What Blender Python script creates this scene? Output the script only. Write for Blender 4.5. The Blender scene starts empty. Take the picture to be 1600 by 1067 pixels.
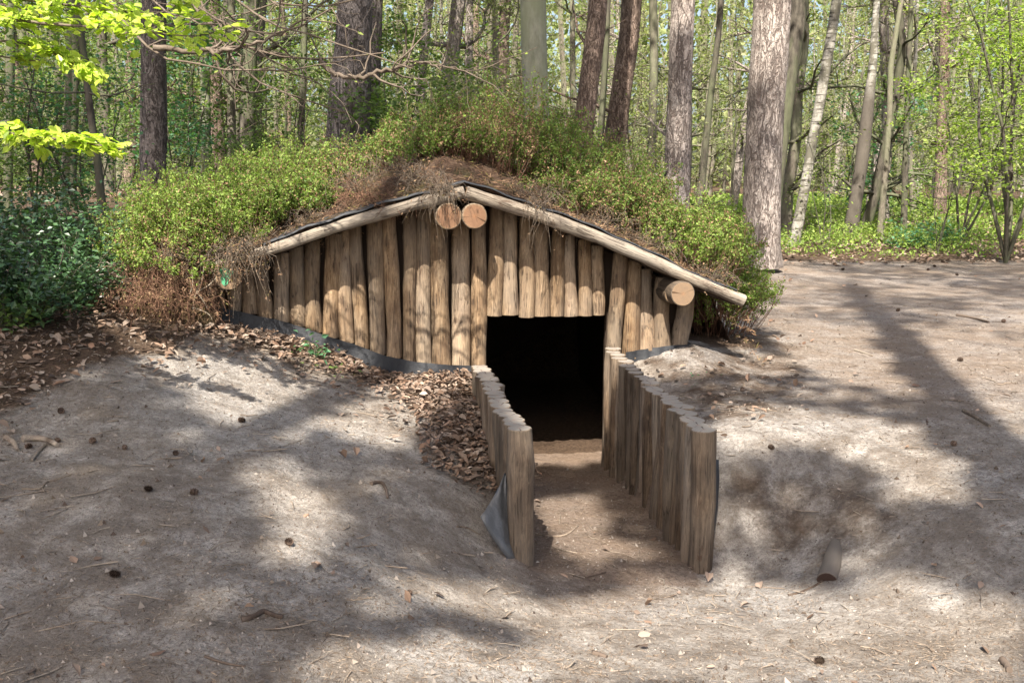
import bpy, math, random
import numpy as np
from mathutils import Vector, noise
R = math.radians
random.seed(7); rng = np.random.default_rng(11)
scene = bpy.context.scene
col = scene.collection
# ------------------------------------------------------------------ camera
CZ, PITCH, F = 1.65, R(9.8), 1556.0
cam_d = bpy.data.cameras.new('camera'); cam = bpy.data.objects.new('camera', cam_d); col.objects.link(cam)
cam.location = (0, 0, CZ); cam.rotation_euler = (R(90) - PITCH, 0, 0)
cam_d.sensor_width = 36; cam_d.lens = 36 * F / 1600; cam_d.clip_end = 600; cam_d.clip_start = 0.05
scene.camera = cam
# ------------------------------------------------------------------ light
SUN_EL, SUN_AZ = R(52), R(13)            # shadows fall away from the camera, 13 degrees to the right
TOSUN = np.array([-math.sin(SUN_AZ) * math.cos(SUN_EL), -math.cos(SUN_AZ) * math.cos(SUN_EL), math.sin(SUN_EL)])
sd = bpy.data.lights.new('sun', 'SUN'); sd.energy = 5.0; sd.angle = R(0.6); sd.color = (1.0, 0.94, 0.84)
sun = bpy.data.objects.new('sun', sd); col.objects.link(sun)
sun.rotation_euler = Vector(-TOSUN).to_track_quat('-Z', 'Y').to_euler()
w = bpy.data.worlds.new('World'); scene.world = w; w.use_nodes = True
nt = w.node_tree
sky = nt.nodes.new('ShaderNodeTexSky'); sky.sky_type = 'NISHITA'; sky.sun_disc = False
sky.sun_elevation = SUN_EL; sky.sun_rotation = math.atan2(TOSUN[0], TOSUN[1]); sky.dust_density = 5.0
nt.links.new(sky.outputs[0], nt.nodes['Background'].inputs[0])
nt.nodes['Background'].inputs[1].default_value = 0.108
scene.view_settings.view_transform = 'Standard'; scene.view_settings.look = 'None'
scene.view_settings.gamma = 1.0; scene.view_settings.exposure = 1.6
scene.cycles.max_bounces = 6; scene.cycles.diffuse_bounces = 3; scene.cycles.transmission_bounces = 3
scene.cycles.transparent_max_bounces = 4; scene.cycles.glossy_bounces = 2

# ------------------------------------------------------------------ projection helpers (photo pixels 1600 x 1067)
cp, sp = math.cos(PITCH), math.sin(PITCH)
CAM = np.array([0, 0, CZ])
def ray(u, v):
    a = (u - 800) / F; b = (533.5 - v) / F
    return np.array([a, cp + b * sp, -sp + b * cp])
def at_y(u, v, y): d = ray(u, v); return CAM + d * (y / d[1])
def at_z(u, v, z): d = ray(u, v); return CAM + d * ((z - CZ) / d[2])
def at_plane(u, v, p, n):
    d = ray(u, v); return CAM + d * (np.dot(np.asarray(p) - CAM, n) / np.dot(d, n))
def project(P):
    P = np.asarray(P, float); q = P - CAM
    dep = q[..., 1] * cp - q[..., 2] * sp; upc = q[..., 1] * sp + q[..., 2] * cp
    dep = np.where(dep < .01, .01, dep)
    return 800 + F * q[..., 0] / dep, 533.5 - F * upc / dep, dep

# ------------------------------------------------------------------ noise
def _h(ix, iy, s):
    n = (ix.astype(np.int64) * 374761393 + iy.astype(np.int64) * 668265263 + s * 974634777) & 0x7fffffff
    n = ((n ^ (n >> 13)) * 1274126177) & 0x7fffffff
    return ((n ^ (n >> 16)) & 0xffff) / 65535.0
def vnoise(x, y, s=0):
    x = np.asarray(x, float); y = np.asarray(y, float)
    ix = np.floor(x); iy = np.floor(y); fx = x - ix; fy = y - iy
    fx = fx * fx * (3 - 2 * fx); fy = fy * fy * (3 - 2 * fy)
    a = _h(ix, iy, s); b = _h(ix + 1, iy, s); c = _h(ix, iy + 1, s); d = _h(ix + 1, iy + 1, s)
    return (a + (b - a) * fx) * (1 - fy) + (c + (d - c) * fx) * fy
def fbm(x, y, s=0, o=4):
    t = 0; amp = 1; tot = 0
    for k in range(o):
        t = t + amp * vnoise(x * 2 ** k, y * 2 ** k, s + k * 17); tot += amp; amp *= .5
    return t / tot - .5
def in_poly(x, y, poly):
    x = np.asarray(x, float); y = np.asarray(y, float); r = np.zeros(np.broadcast(x, y).shape, bool)
    n = len(poly)
    for i in range(n):
        x1, y1 = poly[i]; x2, y2 = poly[(i + 1) % n]
        if y1 == y2: continue
        c = ((y1 > y) != (y2 > y)) & (x < (x2 - x1) * (y - y1) / (y2 - y1) + x1)
        r ^= c
    return r
def sstep(a, b, x): t = np.clip((x - a) / (b - a), 0, 1); return t * t * (3 - 2 * t)

# ------------------------------------------------------------------ mesh helpers
def np_mesh(name, V, Fq, mats, mi=None, smooth=False):
    me = bpy.data.meshes.new(name)
    V = np.asarray(V, np.float32).reshape(-1, 3)
    if isinstance(Fq, np.ndarray):
        k = Fq.shape[1]; nF = len(Fq); loops = Fq.astype(np.int32).ravel(); starts = np.arange(nF, dtype=np.int32) * k
    else:
        nF = len(Fq); loops = np.array([i for f in Fq for i in f], np.int32)
        lens = np.array([len(f) for f in Fq], np.int32); starts = np.concatenate([[0], np.cumsum(lens)[:-1]]).astype(np.int32)
    me.vertices.add(len(V)); me.vertices.foreach_set('co', V.ravel())
    me.loops.add(len(loops)); me.loops.foreach_set('vertex_index', loops)
    me.polygons.add(nF); me.polygons.foreach_set('loop_start', starts)
    if mi is not None: me.polygons.foreach_set('material_index', np.asarray(mi, np.int32))
    if smooth is not False:
        sm = np.ones(nF, bool) if smooth is True else np.asarray(smooth, bool)
        me.polygons.foreach_set('use_smooth', sm)
    else: me.polygons.foreach_set('use_smooth', np.zeros(nF, bool))
    me.update(calc_edges=True); me.validate()
    for m in (mats if isinstance(mats, (list, tuple)) else [mats]): me.materials.append(m)
    return me
def link(name, me, parent=None, loc=None):
    o = bpy.data.objects.new(name, me); col.objects.link(o)
    if parent is not None: o.parent = parent
    if loc is not None: o.location = loc
    return o
def tag(o, label=None, cat=None, group=None, kind=None):
    if label: o['label'] = label
    if cat: o['category'] = cat
    if group: o['group'] = group
    if kind: o['kind'] = kind
    return o
def empty(name, loc, label, cat, group=None, rz=0):
    o = bpy.data.objects.new(name, None); col.objects.link(o); o.location = tuple(float(c) for c in loc); o.rotation_euler = (0, 0, rz)
    o.empty_display_size = .1
    return tag(o, label, cat, group)
class MB:
    def __init__(s): s.V = []; s.F = []; s.M = []; s.S = []; s.n = 0
    def add(s, V, Fc, mi=0, smooth=True):
        V = np.asarray(V, float).reshape(-1, 3); s.V.append(V)
        for f in Fc: s.F.append([int(i) + s.n for i in f]); s.M.append(mi); s.S.append(smooth)
        s.n += len(V)
    def tube(s, pts, rad, sides=8, mi=0, cap=False, capmi=None, rough=0, seed=0, oval=None):
        pts = np.asarray(pts, float); n = len(pts); rad = np.broadcast_to(np.asarray(rad, float), (n,))
        T = np.gradient(pts, axis=0); T /= np.linalg.norm(T, axis=1)[:, None] + 1e-9
        ref = np.array([0, 0, 1.]) if abs(T[0][2]) < .8 else np.array([0, 1., 0])
        A = np.cross(T, ref); A /= np.linalg.norm(A, axis=1)[:, None] + 1e-9
        B = np.cross(T, A)
        th = np.arange(sides) * 2 * math.pi / sides
        V = np.zeros((n, sides, 3))
        for i in range(n):
            rr = np.full(sides, rad[i])
            if rough:
                for j in range(sides):
                    q = Vector((math.cos(th[j]) * 1.3 + seed * 7.1, math.sin(th[j]) * 1.3 + seed * 3.3, i * .35))
                    rr[j] *= 1 + rough * noise.noise(q) + rough * .5 * noise.noise(q * 2.7)
            V[i] = pts[i] + (np.cos(th) * rr)[:, None] * A[i] + (np.sin(th) * rr)[:, None] * B[i]
        Fc = []
        for i in range(n - 1):
            for j in range(sides):
                k = (j + 1) % sides
                Fc.append((i * sides + j, (i + 1) * sides + j, (i + 1) * sides + k, i * sides + k))
        s.add(V, Fc, mi)
        if cap:
            m = mi if capmi is None else capmi
            b = s.n - n * sides
            # separate cap vertices so the end is a clean saw cut, with a bevelled rim
            for (ring, sgn) in ((0, -1), (n - 1, 1)):
                R0 = V[ring]; c = R0.mean(0)
                inner = c + (R0 - c) * .93 + T[ring] * sgn * rad[ring] * .05
                s.add(np.vstack([R0, inner]), [(j, (j + 1) % sides, sides + (j + 1) % sides, sides + j) if sgn > 0 else (j, sides + j, sides + (j + 1) % sides, (j + 1) % sides) for j in range(sides)], mi, True)
                s.add(inner, [list(range(sides)) if sgn > 0 else list(range(sides))[::-1]], m, False)
        return V
    def box(s, c, ax, ay, az, mi=0):
        c = np.asarray(c, float); V = [c + i * np.asarray(ax) + j * np.asarray(ay) + k * np.asarray(az) for k in (-1, 1) for j in (-1, 1) for i in (-1, 1)]
        s.add(V, [(0, 2, 3, 1), (4, 5, 7, 6), (0, 1, 5, 4), (2, 6, 7, 3), (0, 4, 6, 2), (1, 3, 7, 5)], mi, False)
    def mesh(s, name, mats): return np_mesh(name, np.vstack(s.V), s.F, mats, s.M, s.S)
    def build(s, name, mats, parent=None, origin=None):
        V = np.vstack(s.V)
        if origin is not None: V = V - np.asarray(origin)
        me = np_mesh(name, V, s.F, mats, s.M, s.S)
        return link(name, me, parent)
def unit(n): n = np.asarray(n, float); return n / (np.linalg.norm(n, axis=-1, keepdims=True) + 1e-9)
def leaf_quads(C, D, N, L, W, fold=.12):
    """kite shaped leaves; C centres, D directions, N rough normals"""
    D = unit(D); S = unit(np.cross(D, N)); Nn = np.cross(S, D)
    L = np.asarray(L)[..., None] if np.ndim(L) else L; W = np.asarray(W)[..., None] if np.ndim(W) else W
    V = np.stack([C - D * L * .5, C + S * W * .5 + Nn * W * fold - D * L * .06, C + D * L * .5 - Nn * L * .08, C - S * W * .5 + Nn * W * fold - D * L * .06], 1)
    n = len(C)
    return V.reshape(-1, 3), np.arange(n * 4).reshape(n, 4)
def oval_leaves(LC, LD, UP, L, W, curl=.2, g=rng):
    L = np.asarray(L)[:, None]; W = np.asarray(W)[:, None]; n = len(LC); Dn = unit(LD); Sn = unit(np.cross(Dn, UP)); Nn = np.cross(Sn, Dn); cu = curl * g.uniform(-.6, 1.6, (n, 1)); j = lambda: g.uniform(.7, 1.2, (n, 1))
    V = np.stack([LC - Dn * L * .5, LC - Dn * L * .2 + Sn * W * .45 * j() + Nn * W * cu, LC + Dn * L * .18 + Sn * W * .45 * j() + Nn * W * cu * 1.3, LC + Dn * L * .52 * j() + Nn * L * cu * .6, LC + Dn * L * .16 - Sn * W * .45 * j() + Nn * W * cu * 1.3, LC - Dn * L * .2 - Sn * W * .45 * j() + Nn * W * cu], 1).reshape(-1, 3); q = np.arange(n * 6).reshape(n, 6)
    return V, np.concatenate([q[:, [0, 1, 2, 3]], q[:, [0, 3, 4, 5]]])
def rdir(n, up=0.0):
    d = rng.normal(size=(n, 3)); d[:, 2] += up; return unit(d)

# ------------------------------------------------------------------ materials
class NT:
    def __init__(s, name):
        s.m = bpy.data.materials.new(name); s.m.use_nodes = True; s.t = s.m.node_tree; s.b = s.t.nodes['Principled BSDF']
        s.out = s.t.nodes['Material Output']; s.tc = s.t.nodes.new('ShaderNodeTexCoord')
    def n(s, k, **kw):
        x = s.t.nodes.new(k)
        for a, b in kw.items(): setattr(x, a, b)
        return x
    def l(s, a, b): s.t.links.new(a, b)
    def mapping(s, scale, coord='Object'):
        mp = s.n('ShaderNodeMapping'); mp.inputs['Scale'].default_value = scale; s.l(s.tc.outputs[coord], mp.inputs['Vector']); return mp.outputs[0]
    def noise(s, vec, scale, detail=6, rough=.6, dist=0):
        x = s.n('ShaderNodeTexNoise'); x.inputs['Scale'].default_value = scale; x.inputs['Detail'].default_value = detail
        x.inputs['Roughness'].default_value = rough; x.inputs['Distortion'].default_value = dist; s.l(vec, x.inputs['Vector']); return x.outputs['Fac']
    def ramp(s, fac, stops):
        x = s.n('ShaderNodeValToRGB'); e = x.color_ramp.elements
        while len(e) > 1: e.remove(e[0])
        e[0].position = stops[0][0]; c = stops[0][1]; e[0].color = (c[0], c[1], c[2], 1) if hasattr(c, '__len__') else (c, c, c, 1)
        for p, c in stops[1:]:
            q = e.new(p); q.color = (c[0], c[1], c[2], 1) if hasattr(c, '__len__') else (c, c, c, 1)
        s.l(fac, x.inputs[0]); return x.outputs[0]
    def mix(s, fac, a, b, mode='MIX'):
        x = s.n('ShaderNodeMix', data_type='RGBA', blend_type=mode)
        for inp, v in ((x.inputs['Factor'], fac), (x.inputs['A'], a), (x.inputs['B'], b)):
            if hasattr(v, 'node') or isinstance(v, bpy.types.NodeSocket): s.l(v, inp)
            elif isinstance(v, (int, float)): inp.default_value = v
            else: inp.default_value = (v[0], v[1], v[2], 1)
        return x.outputs['Result']
    def math(s, op, a, b=None):
        x = s.n('ShaderNodeMath', operation=op)
        for i, v in enumerate((a, b)):
            if v is None: continue
            if isinstance(v, bpy.types.NodeSocket): s.l(v, x.inputs[i])
            else: x.inputs[i].default_value = v
        return x.outputs[0]
    def bump(s, h, strength=.5, dist=.02, base=None):
        x = s.n('ShaderNodeBump'); x.inputs['Strength'].default_value = strength; x.inputs['Distance'].default_value = dist
        s.l(h, x.inputs['Height'])
        if base is not None: s.l(base, x.inputs['Normal'])
        s.l(x.outputs[0], s.b.inputs['Normal']); return x.outputs[0]
    def color(s, c): s.l(c, s.b.inputs['Base Color'])
    def rough(s, r, spec=.3): s.b.inputs['Roughness'].default_value = r; s.b.inputs['Specular IOR Level'].default_value = spec

def hsv(T, c, hf=None, vf=None):
    x = T.n('ShaderNodeHueSaturation'); T.l(c, x.inputs['Color'])
    if hf is not None: T.l(hf, x.inputs['Hue'])
    if vf is not None: T.l(vf, x.inputs['Value'])
    return x.outputs[0]
def obj_rand(T): return T.n('ShaderNodeObjectInfo').outputs['Random']
def maprange(T, v, a, b):
    x = T.n('ShaderNodeMapRange'); T.l(v, x.inputs[0]); x.inputs[3].default_value = a; x.inputs[4].default_value = b; return x.outputs[0]

def wood_mat(name, cols, grey=.3, horizontal=False, vr=(.68, 1.18)):
    """weathered debarked pole: streaks along local Z, knots, checks"""
    T = NT(name); r = obj_rand(T)
    add = T.n('ShaderNodeVectorMath', operation='ADD'); T.l(T.tc.outputs['Object'], add.inputs[0])
    cmb = T.n('ShaderNodeCombineXYZ'); T.l(T.math('MULTIPLY', r, 37.0), cmb.inputs[0]); T.l(T.math('MULTIPLY', r, 91.0), cmb.inputs[2]); T.l(cmb.outputs[0], add.inputs[1])
    def mp(sc):
        m = T.n('ShaderNodeMapping'); m.inputs['Scale'].default_value = sc if not horizontal else (sc[2], sc[1], sc[0]); T.l(add.outputs[0], m.inputs['Vector']); return m.outputs[0]
    streak = T.noise(mp((70, 70, 4.5)), 1.0, 9, .72, .8)
    fine = T.noise(mp((210, 210, 16.0)), 1.0, 5, .7, .3)
    blot = T.noise(mp((9, 9, 5)), 1.0, 5, .6, .2)
    big = T.noise(mp((2.5, 2.5, 1.2)), 1.0, 3, .5)
    c = T.ramp(streak, [(.28, cols[0]), (.45, cols[1]), (.58, cols[2]), (.75, cols[3])])
    c = T.mix(T.ramp(blot, [(.42, 0), (.62, .75)]), c, cols[4]); c = T.mix(1.0, c, T.ramp(fine, [(.3, .55), (.5, 1.0), (.7, 1.4)]), 'MULTIPLY')
    c = T.mix(T.math('MULTIPLY', T.ramp(big, [(.4, 0), (.65, 1)]), grey), c, (.25, .22, .18))
    # knots
    vo = T.n('ShaderNodeTexVoronoi'); vo.inputs['Scale'].default_value = 1.0; T.l(mp((5.5, 5.5, 4.2)), vo.inputs['Vector'])
    kn = T.ramp(vo.outputs['Distance'], [(.0, 1), (.08, .85), (.14, 0)])
    c = T.mix(T.math('MULTIPLY', kn, .8), c, (.06, .035, .02))
    # drying cracks: thin dark lines
    cr = T.noise(mp((34, 34, .9)), 1.0, 3, .5, .25)
    crk = T.ramp(cr, [(.475, 0), (.497, 1), (.503, 1), (.525, 0)])
    crm = T.math('MULTIPLY', crk, T.ramp(blot, [(.45, 0), (.55, .85)]))
    c = T.mix(crm, c, (.035, .022, .014))
    c = T.mix(T.math('MULTIPLY', T.math('FRACT', T.math('MULTIPLY', r, 13.7)), .28), c, T.mix(streak, (.12, .10, .08), (.34, .30, .25)))
    bk = T.noise(mp((14, 14, 3)), 1.0, 6, .7, 1.5)
    c = T.mix(T.ramp(bk, [(.60, 0), (.66, .7)]), c, (.075, .042, .026))
    c = hsv(T, c, vf=maprange(T, r, *vr))
    T.color(c); T.rough(.86, .2)
    h = T.math('SUBTRACT', T.math('ADD', T.math('MULTIPLY', streak, .8), T.math('MULTIPLY', fine, .35)), T.math('MULTIPLY', crm, 1.2))
    T.bump(h, .75, .009)
    return T.m
POLE = wood_mat('pole_wood', [(.08, .046, .024), (.21, .13, .068), (.33, .225, .13), (.47, .355, .23), (.13, .074, .038)], .45)
STAKE = wood_mat('stake_wood', [(.04, .025, .015), (.105, .068, .042), (.18, .125, .08), (.30, .23, .16), (.07, .045, .028)], .35, vr=(.5, 1.3))
RAFT = wood_mat('rafter_wood', [(.14, .09, .055), (.30, .22, .15), (.44, .34, .24), (.6, .5, .38), (.22, .15, .1)], .6, horizontal=True)
def endgrain(name, light, dark, tint, axis='Z'):
    T = NT(name); geo = T.tc.outputs['UV']
    ln = T.n('ShaderNodeVectorMath', operation='LENGTH'); T.l(T.tc.outputs['UV'], ln.inputs[0])
    m1 = T.mapping((1, 1, 1), 'UV')
    wob = T.noise(m1, 2.2, 3, .5)
    rr = T.math('ADD', ln.outputs['Value'], T.math('MULTIPLY', wob, .12))
    ring = T.math('SINE', T.math('MULTIPLY', rr, 75.0))
    c = T.mix(T.ramp(ring, [(.0, 0), (1, 1)]), dark, light)
    nz = T.noise(m1, 3.0, 6, .6); c = T.mix(T.ramp(nz, [(.35, 0), (.7, .7)]), c, tint)
    edge = T.ramp(ln.outputs['Value'], [(.78, 0), (.97, .55)]); c = T.mix(edge, c, (.23, .155, .09))
    heart = T.ramp(ln.outputs['Value'], [(.0, .35), (.25, 0)]); c = T.mix(heart, c, (.28, .12, .05))
    # radial check
    g = T.n('ShaderNodeTexGradient', gradient_type='RADIAL'); T.l(m1, g.inputs[0])
    jag = T.math('ADD', g.outputs['Fac'], T.math('MULTIPLY', wob, .03))
    k1 = T.ramp(jag, [(.195, 0), (.210, 1), (.222, 1), (.23, 0)]); k2 = T.ramp(jag, [(.62, 0), (.628, 1), (.632, 1), (.64, 0)])
    fin = T.noise(T.mapping((60, 60, 60), 'UV'), 1, 3)
    T.color(T.mix(T.math('MAXIMUM', T.math('MULTIPLY', k1, .9), T.math('MULTIPLY', k2, .6)), c, (.04, .02, .01)))
    T.rough(.8, .2); T.bump(T.math('ADD', T.math('MULTIPLY', ring, .2), fin), .5, .003); return T.m
ENDO = endgrain('sawn_end_orange', (.27, .16, .095), (.155, .08, .045), (.15, .085, .05))
ENDP = endgrain('sawn_end_pale', (.29, .20, .125), (.18, .115, .07), (.15, .11, .075))
ENDG = endgrain('sawn_end_grey', (.30, .27, .235), (.20, .175, .15), (.24, .22, .19))

def bark_mat(name, c0, c1, c2, scale=1.0, kind='pine', lichen=0):
    T = NT(name)
    if kind == 'pine':
        def ridge(sc, w, dist):
            x = T.noise(T.mapping(sc), 1, 5, .55, dist); return T.ramp(T.math('ABSOLUTE', T.math('SUBTRACT', x, .5)), [(0, 0), (w, 1)])
        e1 = ridge((11 * scale, 11 * scale, 3.2 * scale), .045, 1.2); e2 = ridge((24 * scale, 24 * scale, 10 * scale), .04, .8)
        f = T.noise(T.mapping((70 * scale, 70 * scale, 30 * scale)), 1, 7, .75); b = T.noise(T.mapping((3, 3, 1.2)), 1, 5, .6); pl = T.noise(T.mapping((16 * scale, 16 * scale, 7 * scale)), 1, 3, .5, .6)
        e = T.math('MULTIPLY', e1, T.math('ADD', T.math('MULTIPLY', e2, .5), .5))
        c = T.mix(T.ramp(T.math('ADD', T.math('MULTIPLY', f, .6), T.math('MULTIPLY', pl, .4)), [(.36, 0), (.62, 1)]), c1, c2); c = T.mix(T.ramp(b, [(.42, 0), (.62, .6)]), c, [x * .62 for x in c1]); c = T.mix(T.math('ADD', T.math('MULTIPLY', e, .75), .25), c0, c)
        if lichen: c = T.mix(T.math('MULTIPLY', T.ramp(T.noise(T.mapping((4, 4, 2)), 1, 6, .7), [(.5, 0), (.62, 1)]), lichen), c, (.16, .19, .11))
        T.color(c); T.bump(T.math('ADD', T.math('MULTIPLY', e, .8), T.math('ADD', T.math('MULTIPLY', f, .5), T.math('MULTIPLY', pl, .3))), 1, .035)
    elif kind == 'smooth':
        f = T.noise(T.mapping((14, 14, 5)), 1, 7, .65); b = T.noise(T.mapping((2.5, 2.5, 1.0)), 1, 4, .6)
        fi = T.noise(T.mapping((40, 40, 20)), 1, 4, .7)
        c = T.mix(T.ramp(f, [(.35, 0), (.65, 1)]), c0, c1); c = T.mix(T.ramp(b, [(.42, 0), (.6, .8)]), c, c2)
        T.color(c); T.bump(T.math('ADD', f, T.math('MULTIPLY', fi, .5)), .5, .012)
    else:  # birch
        f = T.noise(T.mapping((3, 3, 22)), 1, 5, .6); b = T.noise(T.mapping((5, 5, 3)), 1, 6, .7)
        c = T.mix(T.ramp(f, [(.50, 0), (.60, 1)]), c1, c0); c = T.mix(T.ramp(b, [(.42, 0), (.55, 1)]), c, c2)
        if kind == 'birch_dark':   # the old lower bark of this birch is dark and furrowed up to about four metres
            sx = T.n('ShaderNodeSeparateXYZ'); T.l(T.tc.outputs['Object'], sx.inputs[0])
            k = T.ramp(T.math('ADD', T.math('MULTIPLY', sx.outputs['Z'], .2), T.math('MULTIPLY', b, .25)), [(.72, 1), (.86, 0)]); c = T.mix(k, c, T.mix(b, (.045, .038, .03), (.14, .12, .10)))
        T.color(c); T.bump(T.math('ADD', f, b), .5, .01)
    T.rough(.9, .15); return T.m
B_PINE = bark_mat('pine_bark_grey', (.04, .03, .025), (.17, .14, .125), (.28, .245, .225))
B_PINE_L = bark_mat('pine_bark_pale', (.11, .075, .06), (.33, .27, .235), (.50, .44, .39), .9)
B_PINE_B = bark_mat('pine_bark_brown', (.06, .036, .026), (.21, .145, .11), (.34, .26, .21), 1.2)
B_BEECH = bark_mat('beech_bark', (.15, .15, .11), (.27, .265, .20), (.20, .21, .13), kind='smooth')
B_DARK = bark_mat('dark_bark', (.035, .03, .024), (.11, .095, .075), (.10, .11, .06), kind='smooth')
B_MID = bark_mat('mid_bark', (.07, .058, .045), (.19, .165, .13), (.15, .155, .095), kind='smooth')
B_BIRCH = bark_mat('birch_bark', (.05, .042, .034), (.30, .28, .245), (.12, .11, .085), kind='birch')
B_BIRCHD = bark_mat('birch_bark_dark_foot', (.05, .042, .034), (.36, .34, .30), (.12, .11, .085), kind='birch_dark')
B_TWIG = bark_mat('twig_bark', (.06, .045, .034), (.17, .135, .105), (.11, .085, .062), kind='smooth')
B_TWIGR = bark_mat('red_twig_bark', (.09, .045, .03), (.19, .10, .065), (.15, .085, .055), kind='smooth')
B_TWIGP = bark_mat('pale_twig_bark', (.2, .165, .12), (.42, .36, .28), (.3, .25, .19), kind='smooth')

def leaf_mat(name, cols, trans=.45, rough=.55, spec=.35, v=(.75, 1.25), tsat=1.0):
    T = NT(name); g = T.n('ShaderNodeNewGeometry'); r = g.outputs['Random Per Island']
    c = T.ramp(r, [(i / (len(cols) - 1), q) for i, q in enumerate(cols)])
    c = hsv(T, c, vf=maprange(T, T.math('FRACT', T.math('MULTIPLY', r, 7.31)), *v))
    T.color(c); T.rough(rough, spec)
    if trans > 0:
        tr = T.n('ShaderNodeBsdfTranslucent'); tc = T.mix(.5, c, (.42, .50, .06)) if tsat else c
        T.l(T.mix(1.0, c, (1.35, 1.55, .55), 'MULTIPLY') if tsat else c, tr.inputs['Color'])
        ms = T.n('ShaderNodeMixShader'); ms.inputs[0].default_value = trans
        T.l(T.b.outputs[0], ms.inputs[1]); T.l(tr.outputs[0], ms.inputs[2]); T.l(ms.outputs[0], T.out.inputs['Surface'])
    return T.m
L_SPRING = leaf_mat('spring_leaf', [(.17, .255, .045), (.23, .31, .06), (.29, .345, .08), (.13, .21, .035)], .46)
L_GREEN = leaf_mat('green_leaf', [(.07, .125, .033), (.105, .17, .042), (.15, .21, .055), (.075, .115, .033)], .42)
L_BILB = leaf_mat('bilberry_leaf', [(.12, .19, .034), (.19, .28, .052), (.28, .36, .08), (.10, .16, .032), (.21, .22, .07)], .42)
L_BILBD = leaf_mat('bilberry_leaf_dark', [(.08, .14, .03), (.13, .21, .04), (.20, .28, .06), (.16, .14, .05)], .42)
B_ROOT = bark_mat('root_bark', (.035, .024, .018), (.10, .072, .055), (.15, .115, .09), kind='smooth')
L_HOLLY = leaf_mat('holly_leaf', [(.022, .052, .018), (.04, .09, .03), (.062, .125, .045), (.025, .05, .02)], .15, .3, .6)
L_BLUE = leaf_mat('blue_green_leaf', [(.07, .17, .09), (.10, .22, .11), (.06, .14, .06)], .4)
L_FAR = leaf_mat('far_leaf', [(.14, .185, .065), (.20, .245, .095), (.28, .30, .14), (.095, .14, .042), (.20, .18, .11)], .42)
L_PALE = leaf_mat('pale_bud_leaf', [(.27, .30, .13), (.33, .33, .17), (.20, .245, .085), (.27, .25, .16)], .42)
L_OLIVE = leaf_mat('olive_pine_leaf', [(.07, .10, .035), (.10, .13, .04), (.13, .15, .06)], .3)
L_DEAD = leaf_mat('dead_leaf', [(.12, .075, .05), (.22, .145, .10), (.31, .22, .16), (.18, .105, .07), (.40, .32, .255), (.075, .05, .037), (.24, .18, .14), (.15, .11, .085)], .12, .7, .2, (.6, 1.2), 0)
L_NEEDLE = leaf_mat('needle_litter', [(.08, .055, .04), (.17, .12, .08), (.28, .21, .15), (.05, .036, .028), (.33, .275, .215), (.10, .075, .055)], 0, .8, .1)
L_BROWN = leaf_mat('dry_sprig', [(.13, .075, .045), (.22, .13, .08), (.30, .20, .12), (.09, .055, .035), (.20, .17, .06)], .1, .8, .1, (.7, 1.2), 0)

def ground_mat():
    T = NT('sandy_ground'); at = T.n('ShaderNodeAttribute'); at.attribute_name = 'cover'; cov = at.outputs['Fac']
    O = T.tc.outputs['Object']
    big = T.noise(O, .8, 5, .6); mid = T.noise(O, 5.0, 6, .65, .3); fi = T.noise(O, 38.0, 7, .75, .4); gr = T.noise(O, 220.0, 3, .7)
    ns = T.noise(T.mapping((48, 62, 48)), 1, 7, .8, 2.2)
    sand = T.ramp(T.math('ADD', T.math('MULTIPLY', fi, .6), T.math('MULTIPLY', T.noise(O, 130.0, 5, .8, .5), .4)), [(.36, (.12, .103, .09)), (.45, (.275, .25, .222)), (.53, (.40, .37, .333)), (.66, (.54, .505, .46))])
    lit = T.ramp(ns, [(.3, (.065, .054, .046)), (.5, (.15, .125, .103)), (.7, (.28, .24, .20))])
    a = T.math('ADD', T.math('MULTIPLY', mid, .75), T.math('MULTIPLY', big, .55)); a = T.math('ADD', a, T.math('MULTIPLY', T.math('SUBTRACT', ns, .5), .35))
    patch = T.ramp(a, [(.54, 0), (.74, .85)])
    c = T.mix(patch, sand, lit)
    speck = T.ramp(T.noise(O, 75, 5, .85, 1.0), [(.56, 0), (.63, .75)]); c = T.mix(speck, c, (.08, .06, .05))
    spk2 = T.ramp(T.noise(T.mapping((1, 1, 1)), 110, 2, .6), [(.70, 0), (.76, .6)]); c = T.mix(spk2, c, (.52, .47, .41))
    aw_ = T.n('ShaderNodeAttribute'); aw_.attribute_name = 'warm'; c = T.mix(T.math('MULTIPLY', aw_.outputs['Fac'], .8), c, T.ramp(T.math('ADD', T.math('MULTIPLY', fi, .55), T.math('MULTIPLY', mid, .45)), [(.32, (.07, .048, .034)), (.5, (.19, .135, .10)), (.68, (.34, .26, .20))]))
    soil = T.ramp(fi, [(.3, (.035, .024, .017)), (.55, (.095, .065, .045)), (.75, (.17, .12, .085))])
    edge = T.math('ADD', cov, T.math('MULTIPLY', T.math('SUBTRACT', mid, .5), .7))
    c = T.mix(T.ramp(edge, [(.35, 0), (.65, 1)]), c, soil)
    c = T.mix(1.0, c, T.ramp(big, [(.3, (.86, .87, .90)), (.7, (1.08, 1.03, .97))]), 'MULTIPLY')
    T.color(c); T.rough(.95, .1)
    h = T.math('ADD', T.math('MULTIPLY', fi, 1.3), T.math('ADD', T.math('MULTIPLY', ns, .6), T.math('MULTIPLY', gr, .25)))
    b1 = T.bump(h, .8, .02)
    h2 = T.n('ShaderNodeBump'); h2.inputs['Strength'].default_value = .6; h2.inputs['Distance'].default_value = .12; T.l(mid, h2.inputs['Height'])
    T.l(h2.outputs[0], b1.node.inputs['Normal'])
    return T.m
M_GROUND = ground_mat()
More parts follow.
